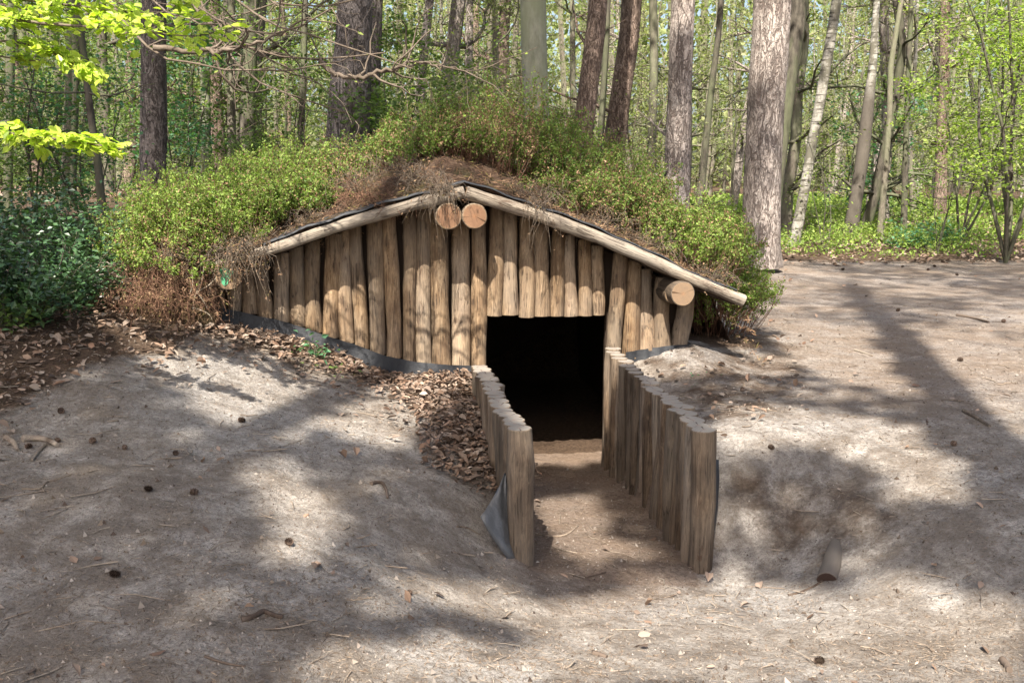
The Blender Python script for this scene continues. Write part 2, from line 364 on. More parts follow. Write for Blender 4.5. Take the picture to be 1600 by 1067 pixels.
def soil_mat():
    T = NT('roof_soil'); O = T.tc.outputs['Object']; a = T.noise(O, 14, 8, .75, .6); b = T.noise(O, 3, 4); f = T.noise(O, 70, 5, .8, 1)
    c = T.ramp(a, [(.3, (.03, .02, .014)), (.48, (.10, .06, .04)), (.62, (.19, .125, .085)), (.78, (.32, .24, .18))])
    c = T.mix(T.ramp(b, [(.5, 0), (.65, .5)]), c, (.07, .075, .03)); T.color(c); T.rough(.95, .1)
    T.bump(T.math('ADD', a, T.math('MULTIPLY', f, .6)), 1, .05); return T.m
M_SOIL = soil_mat()
def plastic(name, c, r=.38):
    T = NT(name); n1 = T.noise(T.mapping((5, 5, 5)), 1, 5, .6); n2 = T.noise(T.mapping((30, 30, 8)), 1, 5, .7)
    T.color(T.mix(T.ramp(n2, [(.45, 0), (.75, .5)]), c, [min(1, x * 1.9 + .008) for x in c])); T.rough(r, .5)
    T.bump(n1, .6, .03); return T.m
M_FELT = plastic('black_membrane', (.014, .015, .018), .65)
M_SHEET = plastic('grey_plastic', (.06, .062, .066), .42)
def simple(name, c, r=.9):
    T = NT(name); n1 = T.noise(T.mapping((20, 20, 4)), 1, 5); T.color(T.mix(n1, [x * .6 for x in c], c)); T.rough(r, .1); T.bump(n1, .5, .01); return T.m
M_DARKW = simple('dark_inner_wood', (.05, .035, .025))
M_CONE = leaf_mat('cone_scale', [(.05, .033, .025), (.10, .066, .048), (.15, .105, .08)], 0, .7, .2, (.8, 1.2), 0)
M_CONEC = simple('cone_core', (.04, .028, .02))
M_STICK = wood_mat('dead_stick', [(.09, .06, .045), (.20, .15, .11), (.30, .24, .18), (.42, .35, .28), (.14, .1, .075)], .6, horizontal=True)
M_SHADE = leaf_mat('shade_crown_leaf', [(.07, .11, .03), (.10, .15, .04)], .12)

# ------------------------------------------------------------------ hut frame
YAW = R(9.0)
FX = np.array([math.cos(YAW), math.sin(YAW), 0]); AX = np.array([-math.sin(YAW), math.cos(YAW), 0])   # along the facade / into the hut
P0 = at_y(850, 500, 8.0); P0[2] = 0
def hut(s, a, z): return P0 + FX * s + AX * a + np.array([0, 0, z])
def on_fac(u, v, a=0.0):
    P = at_plane(u, v, P0 + AX * a, AX); return np.dot(P - P0, FX), P[2]
def to_sa(x, y):
    dx = x - P0[0]; dy = y - P0[1]; return dx * FX[0] + dy * FX[1], dx * AX[0] + dy * AX[1]
RA = -.33     # rafter plane in front of the wall
roof_px = [(330, 416), (417, 391), (476, 368), (536, 346), (657, 313), (727, 294), (840, 331), (943, 370), (1018, 404), (1067, 430), (1160, 468)]
roof_sz = np.array([on_fac(u, v, RA) for u, v in roof_px])
def roof_z(s): return np.interp(s, roof_sz[:, 0], roof_sz[:, 1])
S_L, S_R, S_RIDGE = roof_sz[0, 0], roof_sz[-1, 0], roof_sz[5, 0]

# trench wall plan lines (near, far)
FAR_L = hut(*[on_fac(751, 560, -.10)[0], -.10, 0]); FAR_R = hut(*[on_fac(955, 560, -.10)[0], -.10, 0])
NEAR_L = at_y(812, 690, 5.15); NEAR_R = at_y(1100, 690, 5.2); NEAR_L[2] = NEAR_R[2] = 0
def wall_pt(side, t):
    a, b = (NEAR_L, FAR_L) if side == 'L' else (NEAR_R, FAR_R); p = a + (b - a) * t
    if side == 'R': p = p + np.array([.05, 0, 0]) * math.sin(t * math.pi)
    else: p = p - np.array([.035, 0, 0]) * math.sin(t * math.pi)
    return p
# ------------------------------------------------------------------ terrain
ctrl = []
def cz(lst):
    for u, v, z in lst: P = at_z(u, v, z); ctrl.append((P[0], P[1], z))
cz([(-150, 1067, .02), (0, 1067, .0), (300, 1067, -.03), (600, 1067, -.14), (900, 1067, -.27), (1200, 1067, -.30), (1500, 1067, -.25), (1750, 1067, -.2),
    (0, 950, .05), (300, 950, .02), (550, 950, -.10), (720, 950, -.28), (880, 950, -.42), (1080, 950, -.46), (1300, 950, -.40), (1550, 950, -.27),
    (0, 870, .10), (300, 870, .06), (560, 870, -.07), (700, 870, -.24), (1150, 890, -.50), (1290, 885, -.38), (1420, 870, -.24), (1600, 860, -.13),
    (0, 790, .15), (250, 790, .13), (450, 790, .05), (600, 790, -.04), (700, 800, -.16), (755, 790, -.21), (1150, 800, -.27), (1250, 800, -.23), (1350, 790, -.14), (1500, 780, -.05), (1650, 770, 0),
    (0, 700, .25), (200, 700, .23), (400, 700, .17), (570, 700, .06), (690, 700, -.02), (1150, 715, -.02), (1250, 705, .0), (1400, 700, .02), (1600, 700, .05),
    (0, 600, .42), (150, 600, .40), (300, 600, .33), (450, 600, .23), (600, 610, .09), (1120, 620, .03), (1250, 600, .04), (1400, 600, .06), (1600, 600, .08),
    (0, 520, .62), (100, 500, .64), (200, 480, .64), (-150, 540, .65), (0, 400, .85), (-200, 420, .85), (170, 420, .85), (0, 320, 1.15), (170, 300, 1.2), (-150, 300, 1.2),
    (1200, 500, .06), (1300, 500, .06), (1450, 500, .07), (1600, 500, .09), (1250, 420, .06), (1400, 415, .06), (1600, 410, .08), (1250, 440, .06)])
for u, v in [(380, 512), (451, 527), (536, 553), (607, 584), (643, 587), (720, 584), (1000, 566), (1025, 559), (1070, 541)]:
    s, z = on_fac(u, v, -.12); P = hut(s, -.12, 0); ctrl.append((P[0], P[1], z))
for s, a, z in [(-3.4, 0, .62), (-3.4, 2, .75), (-3.4, 4, .85), (-2, 5.4, .6), (0, 5.4, .4), (2, 5.4, .2), (2.3, 0, .06), (2.4, 2, .08), (2.4, 4, .08), (1.6, -.2, .07)]:
    P = hut(s, a, z); ctrl.append(tuple(P))
for x, y, z in [(-12, 12, 1.0), (-20, 25, 1.2), (-8, 25, 1.0), (0, 22, .5), (8, 25, .15), (16, 25, .2), (0, 40, .6), (-25, 45, 1.1), (12, 40, .3), (25, 45, .3), (-40, 80, 1.2), (0, 80, .8), (40, 80, .6), (-60, 0, .3), (60, 0, 0), (-10, -10, 0), (10, -10, 0), (0, -3, 0), (0, 1, 0), (4, 2, -.1), (-4, 2, .1), (8, 6, .1), (12, 12, .1), (-7, 6, .6)]:
    ctrl.append((x, y, z))
# mouth of the trench
for P, z in [(NEAR_L + [.12, -.05, 0], -.44), (NEAR_R + [-.15, -.05, 0], -.50), ((NEAR_L + NEAR_R) / 2, -.50), (NEAR_L + [-.12, .0, 0], -.36), (NEAR_R + [.18, .25, 0], -.25), (wall_pt('L', .15) + [-.2, 0, 0], -.16),
             (wall_pt('L', .35) + [-.15, 0, 0], -.10), (wall_pt('L', .6) + [-.15, 0, 0], -.06), (wall_pt('L', .85) + [-.15, 0, 0], -.02),
             (wall_pt('R', .2) + [.2, 0, 0], .0), (wall_pt('R', .5) + [.2, 0, 0], .03), (wall_pt('R', .85) + [.2, 0, 0], .0)]:
    ctrl.append((P[0], P[1], z))
ctrl = np.array(ctrl)
def tps(r2): return np.where(r2 > 1e-12, .5 * r2 * np.log(r2 + 1e-12), 0)
def _warp(x, y):   # compress far distances so the near control points rule
    r = np.hypot(x, y - 6); k = np.where(r > 8, (8 + 4 * np.log1p((r - 8) / 4)) / np.maximum(r, .01), 1); return x * k, 6 + (y - 6) * k
cx, cy = _warp(ctrl[:, 0], ctrl[:, 1]); N = len(ctrl)
K = tps((cx[:, None] - cx) ** 2 + (cy[:, None] - cy) ** 2) + np.eye(N) * .004
Pm = np.stack([np.ones(N), cx, cy], 1)
Sol = np.linalg.solve(np.block([[K, Pm], [Pm.T, np.zeros((3, 3))]]), np.concatenate([ctrl[:, 2], [0, 0, 0]]))
def base_h(x, y):
    x = np.asarray(x, float); y = np.asarray(y, float); sh = x.shape; x = np.clip(x.ravel(), -70, 70); y = np.clip(y.ravel(), -14, 90)
    wx, wy = _warp(x, y); out = Sol[N] + Sol[N + 1] * wx + Sol[N + 2] * wy
    for i in range(N): out += Sol[i] * tps((wx - cx[i]) ** 2 + (wy - cy[i]) ** 2)
    return out.reshape(sh)
far_lin = FAR_L; n_t = 14
trench_poly = [tuple(wall_pt('L', t)[:2]) for t in np.linspace(-.25, 1, n_t)] + [tuple(hut(on_fac(751, 560)[0], .05, 0)[:2])]
trench_poly += [tuple(hut(S_L + .25, .05, 0)[:2]), tuple(hut(S_L + .25, 4.0, 0)[:2]), tuple(hut(1.25, 4.0, 0)[:2]), tuple(hut(1.25, .05, 0)[:2]), tuple(hut(on_fac(955, 560)[0], .05, 0)[:2])]
trench_poly += [tuple(wall_pt('R', t)[:2]) for t in np.linspace(1, -.25, n_t)]
def poly_dist(x, y, poly):
    d = np.full(x.shape, 1e9)
    for i in range(len(poly)):
        a = np.array(poly[i]); b = np.array(poly[(i + 1) % len(poly)]); ab = b - a; L2 = (ab ** 2).sum() + 1e-12
        t = np.clip(((x - a[0]) * ab[0] + (y - a[1]) * ab[1]) / L2, 0, 1)
        d = np.minimum(d, np.hypot(x - a[0] - t * ab[0], y - a[1] - t * ab[1]))
    return np.where(in_poly(x, y, poly), d, -d)
def floor_h(y): return np.interp(y, [5.0, 5.6, 8.0, 9.0], [-.47, -.55, -.78, -.82])
def ground_h(x, y, detail=True):
    x = np.asarray(x, float); y = np.asarray(y, float); h = base_h(x, y)
    sd_ = np.full(x.shape, -1.0); near = (np.abs(x) < 5) & (y > 4) & (y < 13)
    if near.any(): sd_[near] = poly_dist(x[near], y[near], trench_poly)
    mouth = sstep(4.85, 5.25, y)
    k = sstep(-.02, .05, sd_) * mouth
    h = h * (1 - k) + np.minimum(h, floor_h(y)) * k
    if detail:
        amp = np.where(sd_ > -.02, .35, 1.0)
        scoop = np.exp(-((x - 1.75) / .55) ** 2 - ((y - 5.45) / .42) ** 2)
        h = h - .07 * scoop + scoop * (fbm(x * 4, y * 4, 61, 4) * .12 + fbm(x * 14, y * 14, 67, 3) * .05)
        h = h + amp * (fbm(x * .9, y * .9, 3, 5) * .07 + fbm(x * 5, y * 5, 9, 4) * .022 + fbm(x * 12, y * 12, 23, 3) * .014 + fbm(x * 30, y * 30, 19, 2) * .008)
    return h
def gz(x, y): return float(ground_h(np.array([x]), np.array([y]))[0])
def on_ground(u, v, y0=3.0, y1=40.0):
    ys = np.concatenate([np.linspace(y0, 12, 400), np.linspace(12.1, y1, 200)]); d = ray(u, v)
    P = CAM + d[None, :] * (ys / d[1])[:, None]; g = ground_h(P[:, 0], P[:, 1], True)
    i = np.argmax(P[:, 2] <= g)
    if P[i, 2] > g[i]: i = -1
    return np.array([P[i, 0], P[i, 1], g[i]])

def axis(lo, hi, step, far_lo, far_hi, gfac=1.13):
    c = list(np.arange(lo, hi, step)); a = []; d = step; x = lo
    while x > far_lo: d *= gfac; x -= d; a.append(x)
    b = []; d = step; x = c[-1]
    while x < far_hi: d *= gfac; x += d; b.append(x)
    return np.array(a[::-1] + c + b)
xs = axis(-4.2, 4.6, .032, -150, 150); ys = axis(3.0, 9.6, .032, -30, 260)
X, Y = np.meshgrid(xs, ys); Z = ground_h(X, Y)
# leaf litter cover: painted as soil colour under the fallen leaves (a real change of ground); bank and hut floor also darkened for shade
U_, V_, D_ = project(np.stack([X, Y, Z], -1))
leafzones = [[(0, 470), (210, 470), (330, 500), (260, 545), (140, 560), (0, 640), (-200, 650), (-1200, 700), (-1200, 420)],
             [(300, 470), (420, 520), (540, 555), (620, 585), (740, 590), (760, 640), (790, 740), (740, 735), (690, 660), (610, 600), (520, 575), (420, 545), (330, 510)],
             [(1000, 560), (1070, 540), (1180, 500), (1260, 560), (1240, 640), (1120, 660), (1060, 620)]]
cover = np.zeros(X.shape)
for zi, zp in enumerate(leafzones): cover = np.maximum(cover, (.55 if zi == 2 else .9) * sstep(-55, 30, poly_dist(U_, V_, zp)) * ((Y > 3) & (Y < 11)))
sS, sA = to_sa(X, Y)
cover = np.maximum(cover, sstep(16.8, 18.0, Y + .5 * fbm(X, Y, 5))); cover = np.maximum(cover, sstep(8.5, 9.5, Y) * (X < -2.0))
inT = (poly_dist(X, Y, trench_poly) > .0) & (Y < 14) & (X > -4) & (X < 3); cover = np.maximum(cover, inT * .36); warm = np.maximum(sstep(-.02, .05, poly_dist(X, Y, trench_poly)) * (Y > 5.0) * (Y < 14), .8 * sstep(-70, 30, poly_dist(U_, V_, [(815, 860), (1085, 860), (1030, 915), (900, 915)])) * (Y < 7)); cover = np.maximum(cover, .50 * sstep(-50, 40, poly_dist(U_, V_, [(1130, 730), (1290, 730), (1420, 800), (1370, 880), (1250, 890), (1140, 840)])) * (Y < 7))  # last term: brown debris on the bank, darkened further to strengthen its shade
cover = np.maximum(cover, ((sA > .42) & inT) * 1.0)  # inner floor coloured dark to deepen the interior's shade; front strip stays lighter
cover = np.maximum(cover, ((sS > -3.5) & (sS < 2.0) & (sA > .3) & (sA < 6) & ~inT) * 1.0)
ny, nx = X.shape
idx = np.arange(ny * nx).reshape(ny, nx)
Q = np.stack([idx[:-1, :-1], idx[:-1, 1:], idx[1:, 1:], idx[1:, :-1]], -1).reshape(-1, 4)
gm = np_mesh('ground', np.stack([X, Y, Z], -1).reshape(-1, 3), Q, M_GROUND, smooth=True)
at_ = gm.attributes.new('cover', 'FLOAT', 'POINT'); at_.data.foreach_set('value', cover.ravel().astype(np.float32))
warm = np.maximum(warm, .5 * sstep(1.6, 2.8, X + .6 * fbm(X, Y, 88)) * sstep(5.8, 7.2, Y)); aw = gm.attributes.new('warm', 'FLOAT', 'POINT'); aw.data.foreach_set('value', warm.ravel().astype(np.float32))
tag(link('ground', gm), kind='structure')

# ------------------------------------------------------------------ poles
def pole_mesh(name, L, r0, r1, mat, endmat, seed, sides=14, rough=.10, bend=.012, step=.09, uvz=True):
    """pole along +Z from 0 to L, saw-cut ends with UV rings"""
    n = max(4, int(L / step)); t = np.linspace(0, 1, n)
    r_ = np.random.default_rng(seed)
    bx, by = r_.normal(0, bend, 2); ph = r_.uniform(0, 6, 2)
    pts = np.stack([bx * np.sin(t * 3.0 + ph[0]) - bx * math.sin(ph[0]), by * np.sin(t * 3.3 + ph[1]) - by * math.sin(ph[1]), t * L], 1)
    rad = r0 + (r1 - r0) * t; rad = rad * (1 + .05 * np.sin(t * r_.uniform(3, 9) + ph[0]))
    for kx in r_.uniform(0, 1, 3): rad = rad * (1 + .05 * np.exp(-((t - kx) * L / .035) ** 2))
    m = MB(); m.tube(pts, rad, sides, 0, True, 1, rough, seed % 97)
    me = m.mesh(name, [mat, endmat])
    uv = me.uv_layers.new(name='UVMap')
    co = np.zeros(len(me.vertices) * 3, np.float32); me.vertices.foreach_get('co', co); co = co.reshape(-1, 3)
    li = np.zeros(len(me.loops), np.int32); me.loops.foreach_get('vertex_index', li)
    c0 = pts[0]; c1 = pts[-1]; vz = co[li, 2]; c = np.where((vz > L / 2)[:, None], c1[:2], c0[:2]); rr = np.where(vz > L / 2, rad[-1], rad[0])
    a = r_.uniform(0, 6.28); q = (co[li, :2] - c) / rr[:, None]
    q = np.stack([q[:, 0] * math.cos(a) - q[:, 1] * math.sin(a), q[:, 0] * math.sin(a) + q[:, 1] * math.cos(a)], 1)
    uv.data.foreach_set('uv', q.astype(np.float32).ravel())
    return me
def place_pole(name, p0, p1, r0, r1, mat, endmat, seed, parent, **kw):
    p0 = np.asarray(p0, float); p1 = np.asarray(p1, float); L = float(np.linalg.norm(p1 - p0))
    o = link(name, pole_mesh(name, L, r0, r1, mat, endmat, seed, **kw), parent)
    org = np.array(parent.location) if parent is not None else np.zeros(3)
    o.location = tuple(float(q) for q in (p0 - org)); o.rotation_euler = Vector(p1 - p0).to_track_quat('Z', 'Y').to_euler()
    return o
# ------------------------------------------------------------------ the hut
HUT = empty('dugout_hut', P0, 'low dugout hut with a gabled front of upright poles and a planted earth roof', 'hut')
O0 = np.array(HUT.location)
bnd = [333, 355, 378, 404, 428.5, 453.5, 478.5, 503.5, 531, 554, 578, 604, 628, 650, 675, 705, 735.5, 760, 785, 810, 835, 859, 881.5, 903.6, 925, 945, 969.5, 997, 1025, 1051, 1077]
bot = [(333, 479), (374, 488), (408, 496), (429, 499), (452, 506), (500, 522), (550, 538), (575, 547), (600, 556), (650, 567), (707, 571), (759, 573), (760, 493), (944, 493), (945, 640), (985, 640), (986, 551), (1025, 545), (1077, 541)]
bu = [b[0] for b in bot]; bv = [b[1] for b in bot]
for i in range(len(bnd) - 1):
    ul, ur = bnd[i], bnd[i + 1]; um = (ul + ur) / 2
    vb = float(np.interp(um, bu, bv)) + random.uniform(-1.5, 1.5)
    if 760 < um < 945: vb = 493 + random.uniform(-2, 2.2)
    s, zb = on_fac(um, vb); sl, _ = on_fac(ul, vb); sr, _ = on_fac(ur, vb); r = (sr - sl) / 2 * .972
    zt = float(roof_z(s)) - .07
    if 700 < um < 760: zt -= .0
    tilt = random.uniform(-.008, .008) + (.035 if um > 1030 else 0) * (-1)
    if um > 1030: pb = hut(s - .02, 0, zb); pt = hut(s + .0, 0, zt)
    else: pb = hut(s, 0, zb); pt = hut(s + tilt, random.uniform(0, .012), zt)
    place_pole('wall_pole', pb, pt, r * 1.03, r * .96, POLE, ENDP, 100 + i, HUT, bend=.012, rough=.13)
# dark boards added behind the poles to block light, and the inner room
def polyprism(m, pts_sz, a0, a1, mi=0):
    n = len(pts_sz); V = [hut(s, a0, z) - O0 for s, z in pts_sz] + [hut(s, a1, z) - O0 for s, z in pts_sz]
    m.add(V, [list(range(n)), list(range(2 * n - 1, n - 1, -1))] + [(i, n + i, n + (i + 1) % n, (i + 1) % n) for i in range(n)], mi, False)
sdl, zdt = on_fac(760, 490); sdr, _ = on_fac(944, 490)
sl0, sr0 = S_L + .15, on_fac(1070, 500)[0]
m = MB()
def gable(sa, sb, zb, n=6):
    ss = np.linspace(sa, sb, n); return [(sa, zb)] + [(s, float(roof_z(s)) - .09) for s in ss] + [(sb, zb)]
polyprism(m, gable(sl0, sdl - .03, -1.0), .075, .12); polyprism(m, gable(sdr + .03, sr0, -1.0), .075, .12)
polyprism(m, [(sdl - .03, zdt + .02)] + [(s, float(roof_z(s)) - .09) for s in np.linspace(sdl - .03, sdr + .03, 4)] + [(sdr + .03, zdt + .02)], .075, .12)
m.build('light_block_board', M_DARKW, HUT)
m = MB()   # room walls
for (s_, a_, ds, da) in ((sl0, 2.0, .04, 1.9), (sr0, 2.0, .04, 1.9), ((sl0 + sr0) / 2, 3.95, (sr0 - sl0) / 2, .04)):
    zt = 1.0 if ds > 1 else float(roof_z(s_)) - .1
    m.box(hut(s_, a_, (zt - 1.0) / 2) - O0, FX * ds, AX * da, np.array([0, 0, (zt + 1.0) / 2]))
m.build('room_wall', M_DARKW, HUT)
# door jamb posts
# roof boards
m = MB(); ss = np.concatenate([np.linspace(S_L, S_RIDGE, 8), np.linspace(S_RIDGE, S_R - .05, 8)[1:]])
for i in range(len(ss) - 1):
    a, b = ss[i], ss[i + 1]; za, zb_ = roof_z(a) - .02, roof_z(b) - .02
    V = [hut(s, aa, z + dz) - O0 for s, z in ((a, za), (b, zb_)) for aa in (-.30, 4.2) for dz in (-.05, 0)]
    m.add(V, [(0, 4, 5, 1), (2, 3, 7, 6), (0, 2, 6, 4), (1, 5, 7, 3), (0, 1, 3, 2), (4, 6, 7, 5)], 0, False)
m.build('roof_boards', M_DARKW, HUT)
# felt edge: a thin black wavy sheet peeking over the rafters
m = MB(); sv = np.linspace(roof_sz[1, 0] - .02, S_R - .06, 70); V = []; k = 0
for s in sv:
    z = float(roof_z(s)) + .052; wob = .007 * math.sin(s * 9) + .006 * math.sin(s * 23)
    V += [hut(s, RA - .03, z + wob - .008) - O0, hut(s, RA - .03, z + wob + .004) - O0, hut(s, RA + .3, z + .02) - O0]
nS = len(sv); m.add(V, [f for i in range(nS - 1) for f in ((3 * i, 3 * i + 3, 3 * i + 4, 3 * i + 1), (3 * i + 1, 3 * i + 4, 3 * i + 5, 3 * i + 2))])
m.build('roof_felt', M_FELT, HUT)
# rafters
def rafter(pts_px, r0, r1, seed):
    P = [hut(on_fac(u, v, RA)[0], RA, on_fac(u, v, RA)[1]) for u, v in pts_px]
    P = np.array(P); n = 34; tt = np.linspace(0, 1, n); L = np.concatenate([[0], np.cumsum(np.linalg.norm(np.diff(P, axis=0), axis=1))]); L /= L[-1]
    pts = np.stack([np.interp(tt, L, P[:, k]) for k in range(3)], 1)
    org = pts[0]; q = Vector(pts[-1] - pts[0]).to_track_quat('Z', 'Y'); Mi = np.array(q.to_matrix().inverted())
    loc = (pts - org) @ Mi.T
    m = MB(); rad = (r0 + (r1 - r0) * tt) * (1 + .04 * np.sin(tt * 17 + seed))
    m.tube(loc, rad, 16, 0, True, 1, .16, seed)
    me = m.mesh('rafter', [STAKE if False else RAFTZ, ENDP]); uv = me.uv_layers.new(name='UVMap')
    Lz = loc[-1][2]
    for l in me.loops:
        co = me.vertices[l.vertex_index].co; c = loc[0] if co.z < Lz / 2 else loc[-1]; uv.data[l.index].uv = ((co.x - c[0]) / r0, (co.y - c[1]) / r0)
    o = link('rafter', me, HUT); o.location = tuple(float(x) for x in org - O0); o.rotation_euler = q.to_euler(); return o
RAFTZ = wood_mat('rafter_wood_long', [(.07, .05, .035), (.18, .145, .11), (.30, .25, .19), (.42, .36, .29), (.11, .08, .06)], .6)
rafter([(728, 301), (842, 336), (945, 375), (1018, 406), (1066, 429), (1161, 470)], .053, .048, 3)
rafter([(725, 301), (656, 317), (536, 351), (478, 371), (415, 392)], .049, .042, 5)
rafter([(440, 383), (395, 399), (335, 416)], .038, .034, 8)
# ridge beams and purlins
def beam(u, v, rpx, a_front, em, seed, s2=None):
    s, z = on_fac(u, v, a_front); r = rpx / F * 7.75
    p0_ = hut(s, a_front, z); p1_ = hut(s, 4.0, z)
    return place_pole('roof_beam', p0_, p1_, r, r, STAKE if em is ENDP else POLE, em, seed, HUT, sides=28, rough=.035, bend=.0, step=.3)
beam(701, 338, 19.3, RA - .03, ENDO, 41); beam(741.5, 338, 20.2, RA - .04, ENDO, 42)
beam(357, 433, 19.5, RA - .02, ENDP, 43); beam(1067, 459, 19.0, RA - .08, ENDP, 44); beam(1052, 461, 15, RA + .06, ENDP, 45)
# membrane skirt at the foot of the front
def skirt(top, botm, a=-.085):
    m = MB(); us = np.linspace(top[0][0], top[-1][0], 60); V = []
    for u in us:
        vt = np.interp(u, [p[0] for p in top], [p[1] for p in top]) - 3; vb = np.interp(u, [p[0] for p in botm], [p[1] for p in botm]) + 14
        s, zt = on_fac(u, vt, a); _, zb = on_fac(u, vb, a)
        for k in range(4):
            t = k / 3; V.append(hut(s, a - .03 * t * t + .012 * math.sin(u * .07 + k) + .006 * math.sin(u * .31), zt + (zb - zt) * t) - O0)
    m.add(V, [(4 * i + k, 4 * i + k + 1, 4 * i + 5 + k, 4 * i + 4 + k) for i in range(len(us) - 1) for k in range(3)])
    return m.build('membrane_skirt', M_FELT, HUT)
skirt([(318, 474), (333, 481), (374, 490), (408, 498), (429, 501), (452, 508), (500, 524), (550, 540), (575, 549), (600, 558), (650, 569), (707, 573), (738, 575)],
      [(318, 500), (379, 516), (408, 523), (451, 527), (483, 538), (536, 555), (572, 571), (607, 586), (643, 589), (697, 586), (738, 586)])
skirt([(978, 553), (1000, 550), (1025, 546), (1050, 542), (1078, 541)], [(978, 570), (1000, 570), (1025, 562), (1050, 552), (1078, 548)])
# soil on the roof
sg = np.arange(-3.75, 2.35, .05); ag = np.concatenate([[RA + .0], np.arange(RA + .03, 5.4, .06)])
Sg, Ag = np.meshgrid(sg, ag)
GX = P0[0] + FX[0] * Sg + AX[0] * Ag; GY = P0[1] + FX[1] * Sg + AX[1] * Ag
gh = base_h(GX, GY)
rz_ = np.interp(Sg, roof_sz[:, 0], roof_sz[:, 1])
thick = .055 + .17 * sstep(0, .9, Ag - RA) + .16 * sstep(.8, 2.5, Ag)
thick *= sstep(S_R + .18, S_R - .9, Sg) * .75 + .25
thick += .05 * np.exp(-((Sg + .95) / .35) ** 2) * sstep(0, .25, Ag - RA)
bumps = fbm(Sg * 2.2, Ag * 2.2, 40, 5) * .16 + fbm(Sg * 9, Ag * 9, 50, 4) * .13
Zs = rz_ + thick + bumps * sstep(.0, .25, Ag - RA) + .02 * fbm(Sg * 8, Ag * 8, 77) * 1
left_fall = sstep(S_L + .15, S_L - 1.0, Sg); right_fall = sstep(S_R - .12, S_R + .35, Sg); back_fall = sstep(3.8, 5.3, Ag)
for fall in (left_fall, right_fall, back_fall): Zs = Zs * (1 - fall) + (gh - .12 + bumps * .6) * fall
nyS, nxS = Sg.shape
Vt = np.stack([GX - O0[0], GY - O0[1], Zs], -1).reshape(-1, 3)
idx = np.arange(nyS * nxS).reshape(nyS, nxS); Qs = [list(map(int, q)) for q in np.stack([idx[:-1, :-1], idx[:-1, 1:], idx[1:, 1:], idx[1:, :-1]], -1).reshape(-1, 4)]
okq = ~((Sg > S_R - .12) & (Ag < .45)); Qs = [q for q in Qs if okq.ravel()[q[0]] and okq.ravel()[q[1]]]
m = MB(); m.add(Vt, Qs)
# front face of the soil: on the roof only a thin edge, left of the wall down to the ground
fr = []; 
for i, s in enumerate(sg):
    zt = Zs[0, i]; zb = (float(roof_z(s)) + .03 if s < S_R - .05 else zt - .12) if S_L + .02 < s else gh[0, i] - .25
    zb = min(zb, zt - .01); fr += [hut(s, RA, zt) - O0, hut(s, RA + .02, zb) - O0]
m.add(fr, [(2 * i, 2 * i + 1, 2 * i + 3, 2 * i + 2) for i in range(len(sg) - 1) if sg[i + 1] < S_R - .1], 0, True)
m.build('roof_soil', M_SOIL, HUT)
def soil_z(s, a):
    i = np.clip(np.searchsorted(sg, s) - 1, 0, len(sg) - 1); j = np.clip(np.searchsorted(ag, a) - 1, 0, len(ag) - 1); return Zs[j, i]

# ------------------------------------------------------------------ palisades of the entrance trench
def palisade(side, name, label, tops_px, n, rr):
    org = wall_pt(side, 0); org = np.array([org[0], org[1], gz(org[0], org[1] - .1)])
    T = empty(name, org, label, 'palisade', 'log palisades of the entrance trench')
    org = np.array(T.location); tu = np.array([p[0] for p in tops_px], float); tv = np.array([p[1] for p in tops_px], float)
    for i in range(n):
        t = i / (n - 1); p = wall_pt(side, t)
        # height of the top from the photo: find the wall point's z so that it projects to the row of tops
        u0 = project(np.array([p[0], p[1], .15]))[0]; vt = np.interp(float(u0), tu, tv)
        z = at_y(float(u0), float(vt), p[1])[2] + random.uniform(-.006, .006)
        r = rr * random.uniform(.92, 1.04)
        jx, jy = random.uniform(-.008, .008), random.uniform(-.008, .008)
        zb = float(floor_h(p[1])) - .25
        lx = (random.uniform(-.06, .02) if side == 'R' else random.uniform(-.015, .015)) * (0 if i == 0 else 1); ly = (random.uniform(-.07, .07)) * (0 if i == 0 else 1)
        pb = np.array([p[0] + jx + lx, p[1] + jy + ly, zb]); pt = np.array([p[0] + jx, p[1] + jy, z])
        place_pole('post', pb, pt, r * (1.0 if i == 0 else random.uniform(.55, .82)), r, STAKE, ENDG, 500 + i + (60 if side == 'R' else 0), T, bend=.010, rough=.10)
    return T
palisade('L', 'palisade', 'low row of upright posts along the side of the trench where leaves have piled up', [(740, 557), (745, 563), (760, 590), (775, 618), (790, 645), (815, 671)], 23, .067)
palisade('R', 'palisade', 'row of tall upright posts along the bare sandy side of the trench, facing the camera', [(955, 545), (975, 562), (1010, 595), (1050, 630), (1080, 655), (1103, 673)], 24, .068)
# grey plastic sheet curling out from behind the near left post
m = MB(); G = []
a0 = NEAR_L + np.array([-.085, .03, 0])
nv, nu = 12, 8
top = at_y(789, 738, 5.25); low = at_y(818, 872, 5.10); out = at_y(751, 806, 5.05)
for j in range(nv):
    t = j / (nv - 1); edge_in = np.array([at_y(792, 738, 5.24), at_y(797, 800, 5.2), at_y(822, 880, 5.12)]); e = edge_in[0] * (1 - t) ** 2 + 2 * edge_in[1] * t * (1 - t) + edge_in[2] * t * t
    o1 = np.array([top, at_y(772, 782, 5.12), out]); 
    eo = (o1[0] * (1 - t) ** 2 + 2 * o1[1] * t * (1 - t) + o1[2] * t * t) if True else out
    for i in range(nu):
        k = i / (nu - 1); P = e * (1 - k) + eo * k; P[1] += -.05 * math.sin(k * math.pi) * t; P[2] += -.06 * math.sin(k * math.pi) * t; P[1] += .010 * math.sin(k * 11 + t * 7) + .006 * math.sin(t * 23 + k * 5)
        G.append(P)
G = np.array(G); org = G[0].copy()
m.add(G - org, [(j * nu + i, j * nu + i + 1, (j + 1) * nu + i + 1, (j + 1) * nu + i) for j in range(nv - 1) for i in range(nu - 1)])
